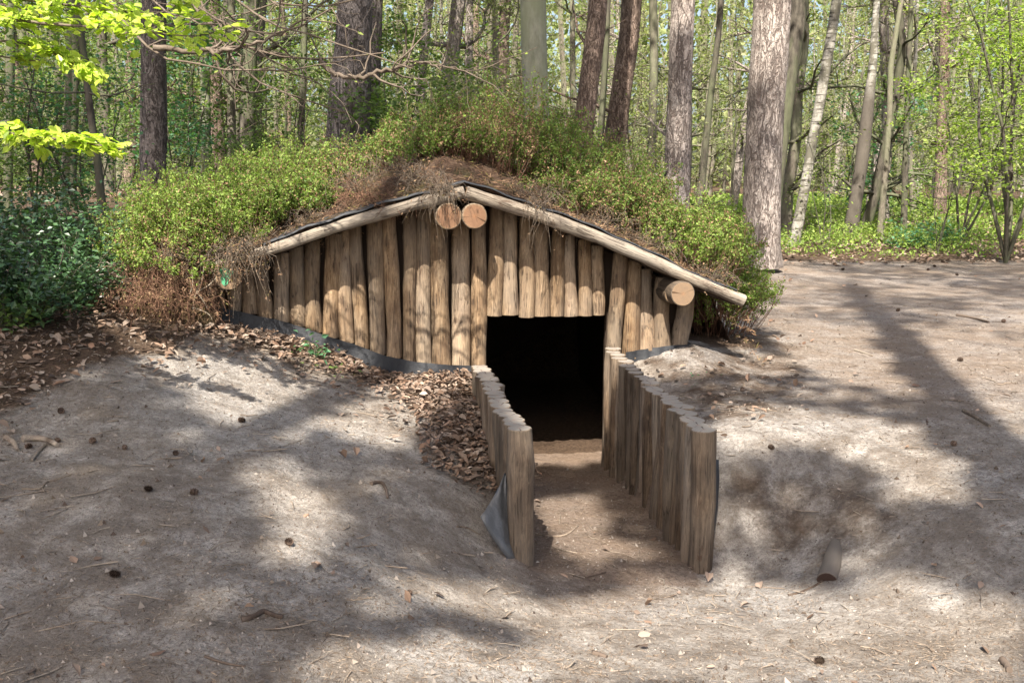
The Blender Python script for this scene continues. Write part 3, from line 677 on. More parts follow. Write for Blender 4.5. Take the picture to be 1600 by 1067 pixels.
o = m.build('plastic_sheet', M_SHEET); o.location = tuple(org); sm = o.modifiers.new('thick', 'SOLIDIFY'); sm.thickness = .004
tag(o, 'loose grey plastic sheet curling out behind the end post beside the leaves', 'plastic sheet')
m = MB(); G = []
for j in range(8):
    t = j / 7; v = 718 + 110 * t
    for i in range(4): G.append(at_y(1112 + i * 4.2 * (1 - .35 * t) * math.sin(max(.15, 1 - abs(t - .35)) * 1.4), v, 5.3 + .02 * i))
G = np.array(G); org = G[0].copy(); m.add(G - org, [(j * 4 + i, j * 4 + i + 1, (j + 1) * 4 + i + 1, (j + 1) * 4 + i) for j in range(7) for i in range(3)])
o = m.build('plastic_sheet', M_FELT); o.location = tuple(org); sm = o.modifiers.new('thick', 'SOLIDIFY'); sm.thickness = .004
tag(o, 'narrow edge of dark membrane behind the tall end post on the bare bank', 'plastic sheet')

# ------------------------------------------------------------------ vegetation builders
def shrub(name, label, cat, base, rad, height, nst, nlf, lm, sm=B_TWIGR, lsize=.022, group=None, lean=(0, 0), brown=.0, spread=1.0, seed=0, twig=.0025, droop=0, low=.25):
    """dense dwarf shrub: many thin branching stems, small leaves on the upper twigs"""
    nlf = int(nlf * 2.7); lsize = lsize * 1.12; brown = brown + .07; height = height * (1.10 if seed in (0, 2, 4, 14, 16) else 1.06); rad = rad * 1.05; nst = int(nst * 1.1)
    g = np.random.default_rng(seed + 900); T = empty(name, base, label, cat, group)
    m = MB(); tips = []; segs = []
    for i in range(nst):
        an = g.uniform(0, 2 * math.pi); rr = rad * math.sqrt(g.uniform(0, 1)); bx, by = rr * math.cos(an) * .8, rr * math.sin(an) * .8
        h = height * g.uniform(.45, 1.05) * (1 - .35 * (rr / rad) ** 2)
        tip = np.array([bx + math.cos(an) * rr * .45 * spread + lean[0] * h + g.normal(0, .06), by + math.sin(an) * rr * .45 * spread + lean[1] * h + g.normal(0, .06), h - droop * rr])
        gb = 0.0 if isinstance(base, tuple) else 0.0
        p0_ = np.array([bx, by, -.05 - droop * .5 * rr]); mid = p0_ * .45 + tip * .55 + g.normal(0, .035, 3); mid[2] = p0_[2] + (h + .05) * .5
        pts = [p0_, (p0_ + mid) / 2 + g.normal(0, .012, 3), mid, (mid + tip) / 2 + g.normal(0, .012, 3), tip]
        m.tube(pts, [twig * 1.3, twig * 1.2, twig, twig * .7, twig * .35], 3, 0)
        segs.append((mid, tip)); 
        for k in range(3):
            t0 = g.uniform(.15, .9); st = mid * (1 - t0) + tip * t0; d = g.normal(0, 1, 3); d[2] = abs(d[2]) + .5; d = d / np.linalg.norm(d) * h * g.uniform(.15, .34)
            m.tube([st, st + d * .5 + g.normal(0, .008, 3), st + d], [twig * .7, twig * .5, twig * .25], 3, 0); segs.append((st, st + d))
    m.build('stems', sm, T)
    si = g.integers(0, len(segs), nlf); t = g.uniform(0, 1, nlf)[:, None] ** .8; A = np.array([s[0] for s in segs])[si]; B = np.array([s[1] for s in segs])[si]
    C = A * (1 - t) + B * t + g.normal(0, .013, (nlf, 3)); C = C[C[:, 2] > low * height * g.uniform(0, 1, nlf) - 1 * (droop > 0)]; n = len(C)
    D = unit(g.normal(0, 1, (n, 3)) + [0, 0, .5]); Nn = unit(g.normal(0, 1, (n, 3)) + [0, 0, .8]); L = lsize * g.uniform(.6, 1.3, n)
    V, Fq = leaf_quads(C, D, Nn, L, L * .55)
    mats = [lm, L_BROWN]; mi = (g.uniform(0, 1, n) < brown + .5 * brown * (fbm(C[:, 0] * 5, C[:, 1] * 5, seed) * 4)).astype(int)
    link('leaves', np_mesh('leaves', V, Fq, mats, mi), T)
    return T
def brush(name, label, cat, base, rad, height, n, seed, mat=B_TWIG, droop=.3, nlf=0, group=None, r=.0022):
    g = np.random.default_rng(seed); T = empty(name, base, label, cat, group); m = MB(); ends = []
    for i in range(n):
        p = np.clip(g.normal(0, .45, 3), -.95, .95) * rad; p[2] = min(1, abs(g.normal(0, .35))) * height; d = unit(g.normal(0, 1, 3) + [0, -.3, .2]) * g.uniform(.08, .26)
        c = g.normal(0, .03, 3); pts = [p, p + d * .4 + c, p + d * .8 + c * .5 - [0, 0, droop * .08], p + d - [0, 0, droop * g.uniform(.0, .25)]]
        m.tube(pts, [r, r * .9, r * .6, r * .3], 3, 0); ends.append((pts[1], pts[3]))
    m.build('twigs', mat, T)
    if nlf:
        si = g.integers(0, n, nlf); t = g.uniform(0, 1, nlf)[:, None]; A = np.array([e[0] for e in ends])[si]; B = np.array([e[1] for e in ends])[si]
        C = A * (1 - t) + B * t + g.normal(0, .012, (nlf, 3)); L = .022 * g.uniform(.5, 1.4, nlf)
        V, Fq = leaf_quads(C, g.normal(0, 1, (nlf, 3)), g.normal(0, 1, (nlf, 3)), L, L * .3); link('dead_leaves', np_mesh('dead_leaves', V, Fq, L_BROWN), T)
    return T
def hut_base(s, a): p = hut(s, a, 0); z = float(soil_z(s, a)); return (p[0], p[1], z - .03)
def hb(u, v, a):   # roof position under pixel column u at hut depth a
    return on_fac(u, v, a)[0]
G_ROOF = 'bilberry shrubs on the earth roof'
sh = [  # u, a, rad, h, stems, leaves, mat, brown, label
 (285, -.05, .38, .62, 120, 3600, L_BILB, .10, 'olive bilberry bush drooping over the roof corner nearest the holly'),
 (268, .75, .46, .68, 130, 3600, L_BILB, .05, 'bilberry bush at the far corner of the roof, beside the dark pine trunk', ),
 (330, .15, .46, .62, 170, 6000, L_BILB, .03, 'tall yellow-green bilberry bush above the beam end with green paint'),
 (325, 1.0, .50, .78, 150, 5200, L_BILB, .0, 'bright green bilberry bush behind the tallest one on the low roof corner'),
 (420, .45, .42, .52, 150, 5000, L_BILB, .05, 'bright bilberry bush between the roof corner and the bare brown soil'),
 (455, 1.5, .50, .62, 120, 3800, L_BILB, .05, 'bilberry bush in front of the thick double pine trunk'),
 (545, 1.9, .48, .45, 90, 2200, L_BILBD, .2, 'thin wispy bilberry clump behind the bare brown soil'),
 (690, 1.5, .42, .50, 120, 3400, L_BILBD, .12, 'dark bilberry clump just behind the roof peak'),
 (480, .40, .30, .34, 110, 2600, L_BILBD, .10, 'small bilberry clump on the bare soil above the short rafter'),
 (645, .75, .34, .36, 110, 2600, L_BILBD, .15, 'low dark bilberry mat behind the dead roots left of the peak'),
 (715, .65, .30, .34, 110, 2400, L_BILBD, .2, 'low dark bilberry mat straight above the peak'),
 (560, .95, .34, .32, 100, 2200, L_BILBD, .25, 'low mossy bilberry mat between the wispy clump and the short rafter'),
 (800, 1.3, .50, .92, 190, 5600, L_BILBD, .12, 'tallest bilberry bush on the roof, in front of the smooth grey trunk'),
 (765, .75, .34, .60, 110, 1500, L_BILBD, .5, 'half-bare brown bilberry bush just behind the peak'),
 (880, 1.2, .48, .75, 170, 5600, L_BILBD, .05, 'deep green bilberry bush below the leaning reddish trunk'),
 (960, 1.1, .48, .74, 160, 5200, L_BILBD, .08, 'green bilberry bush below the two dark leaning trunks'),
 (900, .45, .40, .42, 130, 3600, L_BILBD, .25, 'low brownish bilberry patch above the middle of the long rafter'),
 (1000, .55, .38, .55, 130, 3800, L_BILBD, .22, 'brown-green bilberry bush in front of the pale pine trunk'),
 (1085, .35, .42, .66, 190, 6200, L_BILB, .04, 'bright yellow-green bilberry bush over the end of the long rafter'),
 (1115, .95, .45, .72, 150, 4600, L_BILB, .04, 'bilberry bush touching the big pale pine trunk'),
 (1122, .55, .34, .50, 130, 4200, L_BILB, .08, 'low feathery bilberry bush hanging past the rafter tip'),
]
for k, (u, a, rad, h, ns, nl, lm, br, lab) in enumerate(sh):
    s = hb(u, 350, a)
    shrub('bilberry_shrub', lab, 'shrub', hut_base(s, a), rad, h, ns, nl, lm, group=G_ROOF, brown=br, seed=k, lean=(.0, -.12), droop=(.5 if k == 0 else .15))
# dry heather and roots along the eaves
G_DRY = 'dry heather tufts on the roof'
for k, (u, a, rad, h, n, nl, lab) in enumerate([
 (255, -.30, .38, .34, 560, 5200, 'big tangle of dry brown heather hanging down beside the green-painted beam end'),
 (296, -.22, .22, .16, 360, 3000, 'dry brown heather tuft directly above the green-painted beam end'),
 (375, -.40, .20, .14, 240, 1500, 'olive-brown heather fringe hanging over the lower rafter end'),
 (590, -.05, .30, .14, 260, 900, 'matted dead roots and moss just above the middle of the short rafter'),
 (692, -.37, .09, .06, 130, 260, 'dead roots dangling over the rafter onto the two beam ends'),
 (842, -.36, .06, .05, 50, 120, 'small dry sprig dangling from the long rafter above the doorway'),
 (500, .05, .26, .12, 200, 900, 'thin dry tuft on the bare soil above the short rafter'),
 (395, -.15, .22, .14, 150, 900, 'dry heather tuft at the lower end of the short rafter'),
 (560, .35, .24, .18, 220, 700, 'dark reddish heap of dead roots on the bare roof soil'),
 (655, -.12, .20, .12, 200, 500, 'dead roots hanging over the rafter beside the peak'),
 (640, .5, .34, .16, 220, 700, 'grey dead brush lying behind the peak of the roof'),
 (830, .0, .28, .12, 180, 700, 'dry heather strip just past the peak on the long rafter'),
 (930, .05, .28, .16, 200, 900, 'dry heather strip above the middle of the long rafter'),
 (1010, .05, .22, .16, 180, 900, 'dry heather tuft above the doorway side of the rafter'),
 (1110, -.1, .20, .14, 150, 900, 'dry heather tuft just behind the rafter tip')]):
    s = hb(u, 400 if u < 340 else 350, a); b = hut_base(s, a)
    brush('dry_heather', lab, 'dry brush', (b[0], b[1], b[2] + (-.08 if k == 0 else (.14 if k == 1 else .0))), rad, h, n, 60 + k, B_TWIGR if k in (3, 0) else B_TWIG, droop=1.0 if k in (0, 4, 5, 6) or a < -.3 else .4, nlf=nl, group=G_DRY)

# dead needles and twigs spread over the roof soil: stuff
n = 9000; S_ = rng.uniform(-3.4, 1.85, n); A_ = RA + .02 + rng.uniform(0, 1, n) ** 1.6 * 3.0; Zz = soil_z(S_, A_)
C = np.stack([P0[0] + FX[0] * S_ + AX[0] * A_, P0[1] + FX[1] * S_ + AX[1] * A_, Zz + rng.uniform(.0, .03, n)], 1)
D = unit(rng.normal(0, 1, (n, 3)) * [1, 1, .35]); L = rng.uniform(.02, .09, n)
V, Fq = leaf_quads(C, D, rdir(n, 1), L, rng.uniform(.003, .010, n)); link('roof_litter', np_mesh('roof_litter', V, Fq, L_BROWN)); tag(bpy.data.objects['roof_litter'], 'dead twigs and needles lying on the roof soil', 'litter', kind='stuff')

# ------------------------------------------------------------------ trees
def limb(m, p, d, L, r, depth, g, tips, segs=5, wander=.22, up=.15, sides=5, kids=3):
    pts = [p]; dd = np.array(d, float)
    for i in range(segs):
        dd = unit(dd + g.normal(0, wander, 3) + [0, 0, up * .3]); pts.append(pts[-1] + dd * L / segs)
    rad = np.linspace(r, r * .35, len(pts)); m.tube(pts, rad, sides, 0)
    tips.append((pts[len(pts) // 2], pts[-1]))
    if depth > 0:
        for k in range(kids):
            i = g.integers(1, len(pts) - 1); nd = unit(dd + g.normal(0, .7, 3)); limb(m, pts[i], nd, L * g.uniform(.4, .65), rad[i] * .6, depth - 1, g, tips, 4, wander, up, max(3, sides - 1), kids)
def crown_leaves(tips, n, size, g, spread=.25, flat=1.0, wid=.6):
    si = g.integers(0, len(tips), n); t = g.uniform(0, 1, n)[:, None]; A = np.array([a for a, b in tips])[si]; B = np.array([b for a, b in tips])[si]
    C = A * (1 - t) + B * t + g.normal(0, spread, (n, 3)) * [1, 1, .6 * flat]
    L = size * g.uniform(.6, 1.3, n)
    return leaf_quads(C, g.normal(0, 1, (n, 3)) * [1, 1, .4], unit(g.normal(0, .55, (n, 3)) + [0, 0, 1]), L, L * wid)
def px_trunk(pts_px, y, mat, label, name='pine_tree', cat='tree', group=None, top=15.0, sides=14, rough=.06, seed=0, dead=0, crown=None, flare=1.25, crown_mat=None, cr_z=7.0, H=None):
    """tree whose trunk follows photo pixels (u, v, width) at distance y; goes on down to the ground and up past the frame"""
    g = np.random.default_rng(seed + 40)
    P = [(at_y(u, v, y), w_ / F * y / 2 * 1.0) for u, v, w_ in pts_px]      # top to bottom
    P = P[::-1]
    (b0, r0), (b1, r1) = P[0], P[1]
    g0 = gz(b0[0], y); low = b0 + (b0 - b1) * ((b0[2] - g0 + .15) / max(.05, (b1[2] - b0[2])))
    if b0[2] - g0 > .12: P = [(low, r0 * flare)] + P
    (c0, q0), (c1, q1) = P[-2], P[-1]; d = unit(c1 - c0)
    z = c1[2]; cur = c1; r = q1
    while cur[2] < top:
        d = unit(d * [.85, .85, 1] + g.normal(0, .02, 3)); cur = cur + d * 1.6; r = max(.03, r * .93); P.append((cur, r))
    pts = np.array([p for p, _ in P]); rad = np.array([r_ for _, r_ in P])
    Ls = np.concatenate([[0], np.cumsum(np.linalg.norm(np.diff(pts, axis=0), axis=1))]); n = int(Ls[-1] / .35) + 2; tt = np.linspace(0, Ls[-1], n)
    pts = np.stack([np.interp(tt, Ls, pts[:, k]) for k in range(3)], 1); rad = np.interp(tt, Ls, rad)
    rad[0] *= 1.12
    org = pts[0].copy(); org[2] = g0
    T = empty(name, org, label, cat, group); m = MB(); m.tube(pts - org, rad, sides, 0, False, None, rough, seed)
    tips = []
    for k in range(dead):
        i = g.integers(int(n * .12), int(n * .6)); an = g.uniform(0, 6.28); dd = [math.cos(an), math.sin(an), g.uniform(-.2, .5)]
        limb(m, pts[i] - org, dd, g.uniform(.8, 2.4), rad[i] * .15 + .006, 1, g, [], up=.2)
    m.build('trunk', mat, T)
    if crown:
        mc = MB(); lo = np.argmax(pts[:, 2] > cr_z)
        for k in range(14):
            i = g.integers(lo, n - 1); an = g.uniform(0, 6.28); limb(mc, pts[i] - org, [math.cos(an), math.sin(an), .3], g.uniform(1.2, 2.6), .04, 1, g, tips, sides=4)
        mc.build('limb', mat, T)
        V, Fq = crown_leaves(tips, crown, .2, g, .35); link('crown', np_mesh('crown', V, Fq, crown_mat or L_OLIVE), T)
    return T
px_trunk([(240, -40, 36), (240, 100, 37), (240, 280, 41)], 15.0, B_PINE, 'straight dark pine with rough bark behind the leafy corner of the roof', seed=1, crown=5000, dead=3, top=16)
px_trunk([(558, -40, 50), (552, 60, 56), (546, 160, 64), (541, 260, 70)], 13.5, B_PINE, 'thickest grey pine trunk of the leafy side, partly hiding a second trunk', seed=2, crown=5000, sides=18, top=17)
px_trunk([(588, -40, 22), (584, 80, 24), (575, 240, 28)], 15.0, B_PINE, 'narrower pine trunk standing half hidden behind the thick grey one', seed=3, crown=900)
px_trunk([(832, -40, 38), (834, 60, 39), (838, 170, 38), (841, 260, 42)], 13.0, B_BEECH, 'smooth pale grey-green beech trunk behind the roof peak', 'beech_tree', seed=4, crown=1500, rough=.03, crown_mat=L_GREEN, sides=18, top=15)
px_trunk([(938, -40, 28), (930, 60, 29), (920, 130, 29), (911, 210, 31)], 14.5, B_PINE_B, 'reddish pine leaning over beyond the roof, beside the smooth beech', seed=5, crown=1300, dead=3)
px_trunk([(990, -40, 30), (983, 60, 31), (971, 140, 32), (958, 240, 34)], 16.5, B_PINE_B, 'dark leaning pine beyond the reddish one', seed=6, crown=1300, dead=3)
px_trunk([(1070, -40, 36), (1065, 60, 37), (1062, 150, 36), (1057, 290, 42)], 15.0, B_PINE_L, 'mid-sized pine with flaky pale brown bark behind the bright roof shrubs', seed=7, crown=1400, sides=16, dead=2)
px_trunk([(1210, -60, 54), (1207, 0, 55), (1201, 100, 56), (1194, 220, 56), (1190, 330, 58), (1189, 418, 60)], 15.6, B_PINE_L, 'largest pine, with sunlit flaky grey-pink bark, standing at the edge of the sandy path', seed=8, crown=1800, sides=22, rough=.07, flare=1.1, top=18)
px_trunk([(1252, -40, 26), (1245, 40, 26), (1233, 120, 24), (1215, 260, 24)], 19.0, B_DARK, 'dark trunk partly hidden by the largest pine', 'oak_tree', seed=9, crown=900)
px_trunk([(1313, -40, 15), (1305, 20, 15), (1293, 90, 15), (1283, 150, 16), (1270, 220, 15), (1260, 280, 16), (1246, 355, 17)], 20.0, B_BIRCH, 'slender crooked birch with blotchy white bark leaning beside the largest pine', 'birch_tree', seed=10, crown=900, rough=.05, crown_mat=L_SPRING)
px_trunk([(1371, -40, 9), (1369, 20, 10), (1363, 110, 13), (1355, 180, 19), (1347, 250, 20), (1336, 318, 20)], 23.0, B_BIRCHD, 'birch with white upper trunk and dark lower bark in the middle of the sunny wood', 'birch_tree', seed=11, crown=900, crown_mat=L_SPRING)
px_trunk([(118, -40, 20), (114, 100, 20), (110, 200, 22), (106, 320, 24)], 14.0, B_DARK, 'dark trunk behind the overhanging spring leaves', 'oak_tree', seed=12, crown=900, dead=3)
px_trunk([(112, -40, 9), (128, 60, 10), (140, 170, 11), (152, 250, 12), (160, 330, 13)], 10.5, B_DARK, 'thin dark curved trunk rising from the holly', 'oak_tree', seed=13, top=9, dead=2, sides=9)
px_trunk([(18, -40, 13), (16, 120, 13), (12, 300, 14)], 13.0, B_DARK, 'slim shaded trunk next to the frame edge above the holly', 'oak_tree', seed=14, dead=3, sides=9)
px_trunk([(318, -40, 13), (320, 80, 14), (321, 150, 15), (322, 240, 16)], 19.0, B_BEECH, 'pale trunk catching the sun between the two dark pines', 'beech_tree', seed=15, crown=500, crown_mat=L_GREEN, sides=10)
px_trunk([(362, -40, 11), (361, 80, 12), (362, 230, 14)], 18.0, B_MID, 'slim upright trunk right beside the pale sunlit one', 'oak_tree', seed=16, crown=500, sides=10)
px_trunk([(396, -40, 20), (392, 50, 20), (389, 130, 22), (385, 230, 25)], 17.0, B_DARK, 'sturdy dark oak trunk above the bright roof bilberries', 'oak_tree', seed=17, crown=900, dead=4, crown_mat=L_GREEN)
px_trunk([(478, -40, 8), (475, 90, 9), (472, 160, 10), (470, 240, 10)], 16.0, B_DARK, 'thin black trunk between the dark oak and the thick grey pine', 'oak_tree', seed=18, sides=8, dead=2)
px_trunk([(676, -40, 12), (668, 30, 13), (662, 90, 13), (650, 230, 14)], 19.0, B_PINE_L, 'slim pale brown trunk rising above the roof peak saplings', seed=19, crown=500, sides=10)
px_trunk([(735, -40, 10), (733, 60, 12), (730, 240, 13)], 22.0, B_PINE_L, 'slim sunlit trunk between the saplings and the smooth beech', seed=20, crown=500, sides=10)
px_trunk([(951, -40, 8), (948, 60, 9), (943, 140, 10), (937, 240, 10)], 16.0, B_DARK, 'thin black stem right behind the reddish leaning pine', 'oak_tree', seed=21, sides=8, dead=2)
px_trunk([(1415, -40, 6), (1392, 100, 9), (1390, 180, 9), (1380, 310, 10)], 22.0, B_MID, 'slim dark stem right beside the half-white birch', 'oak_tree', seed=22, sides=8, dead=3)
px_trunk([(1425, -40, 7), (1420, 100, 8), (1416, 200, 9), (1413, 318, 10)], 24.0, B_DARK, 'straight thin stem rising from the sunny undergrowth', 'oak_tree', seed=23, sides=8, dead=3)
px_trunk([(1435, -40, 5), (1430, 100, 6), (1422, 200, 7)], 27.0, B_BIRCH, 'very thin white birch stem in the sunny wood', 'birch_tree', seed=24, sides=8)
px_trunk([(1478, -40, 14), (1475, 120, 15), (1470, 290, 18)], 33.0, B_PINE_B, 'distant reddish trunk between the thin stems and the leafy sapling', seed=25, crown=500, sides=10)
px_trunk([(1130, -40, 9), (1122, 60, 9), (1110, 150, 10), (1096, 290, 12)], 17.0, B_DARK, 'thin dark slanting stem between the two pale-barked pines', 'oak_tree', seed=26, sides=8, dead=4)
px_trunk([(1020, -40, 12), (1022, 100, 13), (1018, 240, 14)], 24.0, B_MID, 'slim grey trunk deeper between the dark leaning pine and the flaky one', 'oak_tree', seed=27, sides=8, crown=400)

# background trees: shared meshes, copies
def bg_variant(k, mat, lmat, H, r, nl, lsize, z0, kids=2):
    g = np.random.default_rng(300 + k); nl = int(nl * .72); m = MB(); n = 12; t = np.linspace(0, 1, n); lean = g.normal(0, .05, 2)
    wob = np.cumsum(g.normal(0, .09, (n, 2)), 0); pts = np.stack([lean[0] * t * H + wob[:, 0], lean[1] * t * H + wob[:, 1], t * H - .15], 1); pts -= [wob[0, 0], wob[0, 1], 0]
    rad = r * (1 - .65 * t); m.tube(pts, rad, 8, 0, False, None, .06, k); tips = []
    for q in range(26):
        i = g.integers(2, n - 1); tz = max(z0 / H, g.uniform(0, 1)); i = min(n - 1, max(1, int(tz * (n - 1)))); an = g.uniform(0, 6.28)
        limb(m, pts[i], [math.cos(an), math.sin(an), g.uniform(0, .5)], g.uniform(.8, 2.2), rad[i] * .35 + .006, 1 if kids else 0, g, tips, sides=4, kids=max(1, kids))
    tm = m.mesh('trunk', mat)
    V, Fq = crown_leaves(tips, nl, lsize, g, .15); return tm, np_mesh('crown', V, Fq, lmat)
variants = [bg_variant(0, B_MID, L_FAR, 11, .13, 4200, .075, 1.6), bg_variant(1, B_DARK, L_GREEN, 10, .11, 4800, .07, 1.2), bg_variant(2, B_BIRCH, L_SPRING, 12, .08, 3800, .07, 2.0),
            bg_variant(3, B_PINE_L, L_PALE, 12, .16, 3500, .085, 2.2), bg_variant(4, B_MID, L_PALE, 8, .05, 4600, .06, .9), bg_variant(5, B_PINE_B, L_FAR, 13, .18, 3000, .085, 3)]
labs = [('hazel_tree', 'slender grey-stemmed tree in young leaf deep in the background wood'), ('hornbeam_tree', 'slender dark-stemmed tree with mid-green leaves deep in the background wood'), ('birch_tree', 'slender white-barked tree in spring leaf deep in the background wood'),
        ('pine_tree', 'pale-barked pine standing deep in the background wood'), ('alder_tree', 'small tree with pale half-open buds deep in the background wood'), ('pine_tree', 'reddish-barked pine standing deep in the background wood')]
g = np.random.default_rng(77); placed = []; protos = {}
def bg_tree(k, x, y, sc, rz):
    if k not in protos:
        nm, lab = labs[k]; T = empty(nm, (0, 0, 0), lab, 'tree', lab.split(' ')[0] + ' trees of the background wood ' + nm.replace('_', ' '))
        kids = [link('trunk', variants[k][0], T), link('crown', variants[k][1], T)]; protos[k] = (T, kids); R_ = T
    else:
        T0, kids = protos[k]; R_ = T0.copy(); col.objects.link(R_)
        for c in kids: c2 = c.copy(); col.objects.link(c2); c2.parent = R_
    R_.location = (x, y, gz(x, y)); R_.rotation_euler = (0, 0, rz); R_.scale = (sc, sc, sc)
tries = 0
while len(placed) < 150 and tries < 4000:
    tries += 1; y = 19 + 46 * g.uniform(0, 1) ** .8; uu = g.uniform(-60, 1660); x = (uu - 800) / F * y
    if min([9] + [math.hypot(x - a, y - b) for a, b in placed]) < 1.3: continue
    if x > 3 and y < 24 and g.uniform() < .6: continue
    if uu < 650: k = g.choice([0, 1, 1, 1, 4, 5], p=None)
    elif uu < 1250: k = g.choice([0, 0, 2, 3, 4, 5])
    else: k = g.choice([0, 0, 1, 2, 3, 4])
    placed.append((x, y)); bg_tree(int(k), x, y, g.uniform(.75, 1.25), g.uniform(0, 6.28))
# far wood behind: one mass
n = 80000; y = rng.uniform(58, 95, n); x = rng.uniform(-.60, .60, n) * y; z = rng.uniform(0, 1, n) ** 1.0 * 19
keep = vnoise(x * .5 + 3, z * .45, 5) + .35 * vnoise(x * 1.8, z * 1.6, 8) > .22; x, y, z = x[keep], y[keep], z[keep]; n = len(x)
L = rng.uniform(.25, .6, n); V1, F1 = leaf_quads(np.stack([x, y, z], 1), rdir(n), rdir(n, .6), L, L * .7)
m = MB()
for k in range(130):
    yy = rng.uniform(52, 92); xx = rng.uniform(-.62, .62) * yy; r = rng.uniform(.08, .25); m.tube([(xx, yy, 0), (xx + rng.normal(0, .4), yy, 12), (xx + rng.normal(0, .8), yy, 24)], [r, r * .8, r * .4], 5)
Vt = np.vstack(m.V); F2 = np.array(m.F) + len(V1)
o = link('far_wood', np_mesh('far_wood', np.vstack([V1, Vt]), np.vstack([F1, F2]), [L_FAR, B_MID, L_PALE], np.concatenate([(rng.uniform(0, 1, len(F1)) < .4) * 2, np.ones(len(F2))]).astype(int)))
tag(o, 'far mass of spring woodland closing the view', 'woodland', kind='stuff')

# leafy saplings and bushes
def sapling(name, label, base, H, nst, nl, lm, size, seed, spread=.6, mat=B_DARK, lsp=.16, group=None, lean=(0, 0), r=.014):
    g = np.random.default_rng(seed); T = empty(name, base, label, 'sapling', group); m = MB(); tips = []
    for i in range(nst):
        an = g.uniform(0, 6.28); d = unit([math.cos(an) * .3 + lean[0], math.sin(an) * .3 + lean[1], 1]); h = H * g.uniform(.65, 1); p = np.zeros(3); pts = [p]
        for k in range(8): d = unit(d + g.normal(0, .1, 3) + [0, 0, .1]); pts.append(pts[-1] + d * h / 8)
        rad = np.linspace(r, r * .3, 9); m.tube(pts, rad, 5)
        for k in range(9):
            j = g.integers(2, 9); a2 = g.uniform(0, 6.28); limb(m, pts[j], [math.cos(a2), math.sin(a2), .25], spread * g.uniform(.5, 1.3), rad[j] * .5, 1, g, tips, sides=3, kids=2)
    m.build('stems', mat, T); V, Fq = crown_leaves(tips, nl, size, g, lsp); link('leaves', np_mesh('leaves', V, Fq, lm), T); return T
def gp(u, y): x = (u - 800) / F * y * 1.0; return (x, y, gz(x, y))
sapling('beech_sapling', 'bright green leafy sapling between the thick grey pine and the roof peak', gp(640, 13.5), 3.3, 4, 4200, L_GREEN, .075, 1, .9)
sapling('beech_sapling', 'fresh green sapling close against the thick double pine trunk', gp(600, 15.5), 4.4, 4, 3400, L_GREEN, .075, 2, .9)
sapling('beech_sapling', 'large multi-stemmed sapling in bright leaf at the edge of the path', gp(1572, 17.0), 6.5, 7, 5200, L_SPRING, .085, 3, 1.3, r=.035)
sapling('beech_sapling', 'sapling with lit leaves leaning in behind the large multi-stemmed one', gp(1500, 21.0), 5.5, 4, 3600, L_SPRING, .09, 4, 1.2, r=.03)
sapling('beech_sapling', 'small bare-stemmed sapling standing in the sunny undergrowth', gp(1465, 18.6), 2.2, 3, 120, L_SPRING, .06, 5, .6, r=.012)
sapling('beech_sapling', 'thin twiggy sapling at the foot of the crooked birch', gp(1290, 19.3), 2.4, 3, 200, L_SPRING, .06, 6, .6, r=.014)
sapling('rowan_sapling', 'bluish-green leafy sapling in the middle of the sunny wood', gp(1335, 26.0), 3.4, 3, 900, L_BLUE, .12, 7, .6)
sapling('rowan_sapling', 'bluish-green sapling in the shade between the two dark pines', gp(292, 17.0), 3.0, 4, 1500, L_BLUE, .09, 8, .6)
sapling('rowan_sapling', 'pale-leaved sapling in front of the straight dark pine', gp(140, 11.0), 1.9, 4, 1500, L_BLUE, .06, 9, .5)
sapling('oak_sapling', 'shaded green sapling filling the gap above the holly', gp(60, 11.0), 2.6, 5, 3600, L_GREEN, .06, 10, .7)
sapling('oak_sapling', 'shaded sapling behind the thin curved trunk', gp(185, 17.5), 3.0, 5, 3000, L_GREEN, .06, 11, .7)
sapling('oak_sapling', 'tall shaded sapling right of the straight dark pine trunk', gp(300, 18.0), 4.0, 5, 3600, L_GREEN, .08, 12, .9)
sapling('oak_sapling', 'olive sapling left of the thick grey pine', gp(440, 16.0), 3.4, 4, 2600, L_GREEN, .07, 13, .8)
sapling('hazel_sapling', 'half-bare pale sapling tangle behind the peak', gp(700, 18.0), 4.0, 7, 2600, L_PALE, .06, 14, 1.1, B_TWIGP, r=.012)
sapling('hazel_sapling', 'half-bare pale sapling beside the smooth beech', gp(765, 20.0), 5.0, 7, 3000, L_PALE, .06, 15, 1.2, B_TWIGP, r=.014)
sapling('hazel_sapling', 'dull twiggy sapling between the two dark leaning pines and the flaky one', gp(1015, 17.0), 3.6, 6, 1300, L_PALE, .06, 16, .9, B_TWIG)
def bush(name, label, base, rx, ry, rz_, nl, lm, size, seed, cat='bush', nst=26, wid=.6):
    g = np.random.default_rng(seed); T = empty(name, base, label, cat); m = MB(); tips = []
    for i in range(nst):
        an = g.uniform(0, 6.28); d = [math.cos(an) * rx * .8, math.sin(an) * ry * .8, rz_ * g.uniform(.4, 1.0)]; L = np.linalg.norm(d); limb(m, np.array([0, 0, -.03]), unit(d), L, .009, 1, g, tips, sides=4, kids=3)
    m.build('stems', B_DARK, T); V, Fq = crown_leaves(tips, nl, size, g, .07, 1.3, wid); link('leaves', np_mesh('leaves', V, Fq, lm), T); return T
bush('holly_bush', 'dark glossy holly bush at the foot of the bank, nearest the frame edge', on_ground(40, 500), .55, .45, .55, 3200, L_HOLLY, .05, 21)
bush('holly_bush', 'dark holly bush spreading towards the roof corner', on_ground(125, 478), .55, .4, .55, 3000, L_HOLLY, .048, 22)
bush('holly_bush', 'taller holly bush behind the two low ones', gp(40, 8.6), .7, .5, .62, 3000, L_HOLLY, .05, 23)
bush('holly_bush', 'shaded holly between the taller holly and the roof corner', gp(150, 8.8), .6, .5, .45, 2200, L_HOLLY, .05, 24)
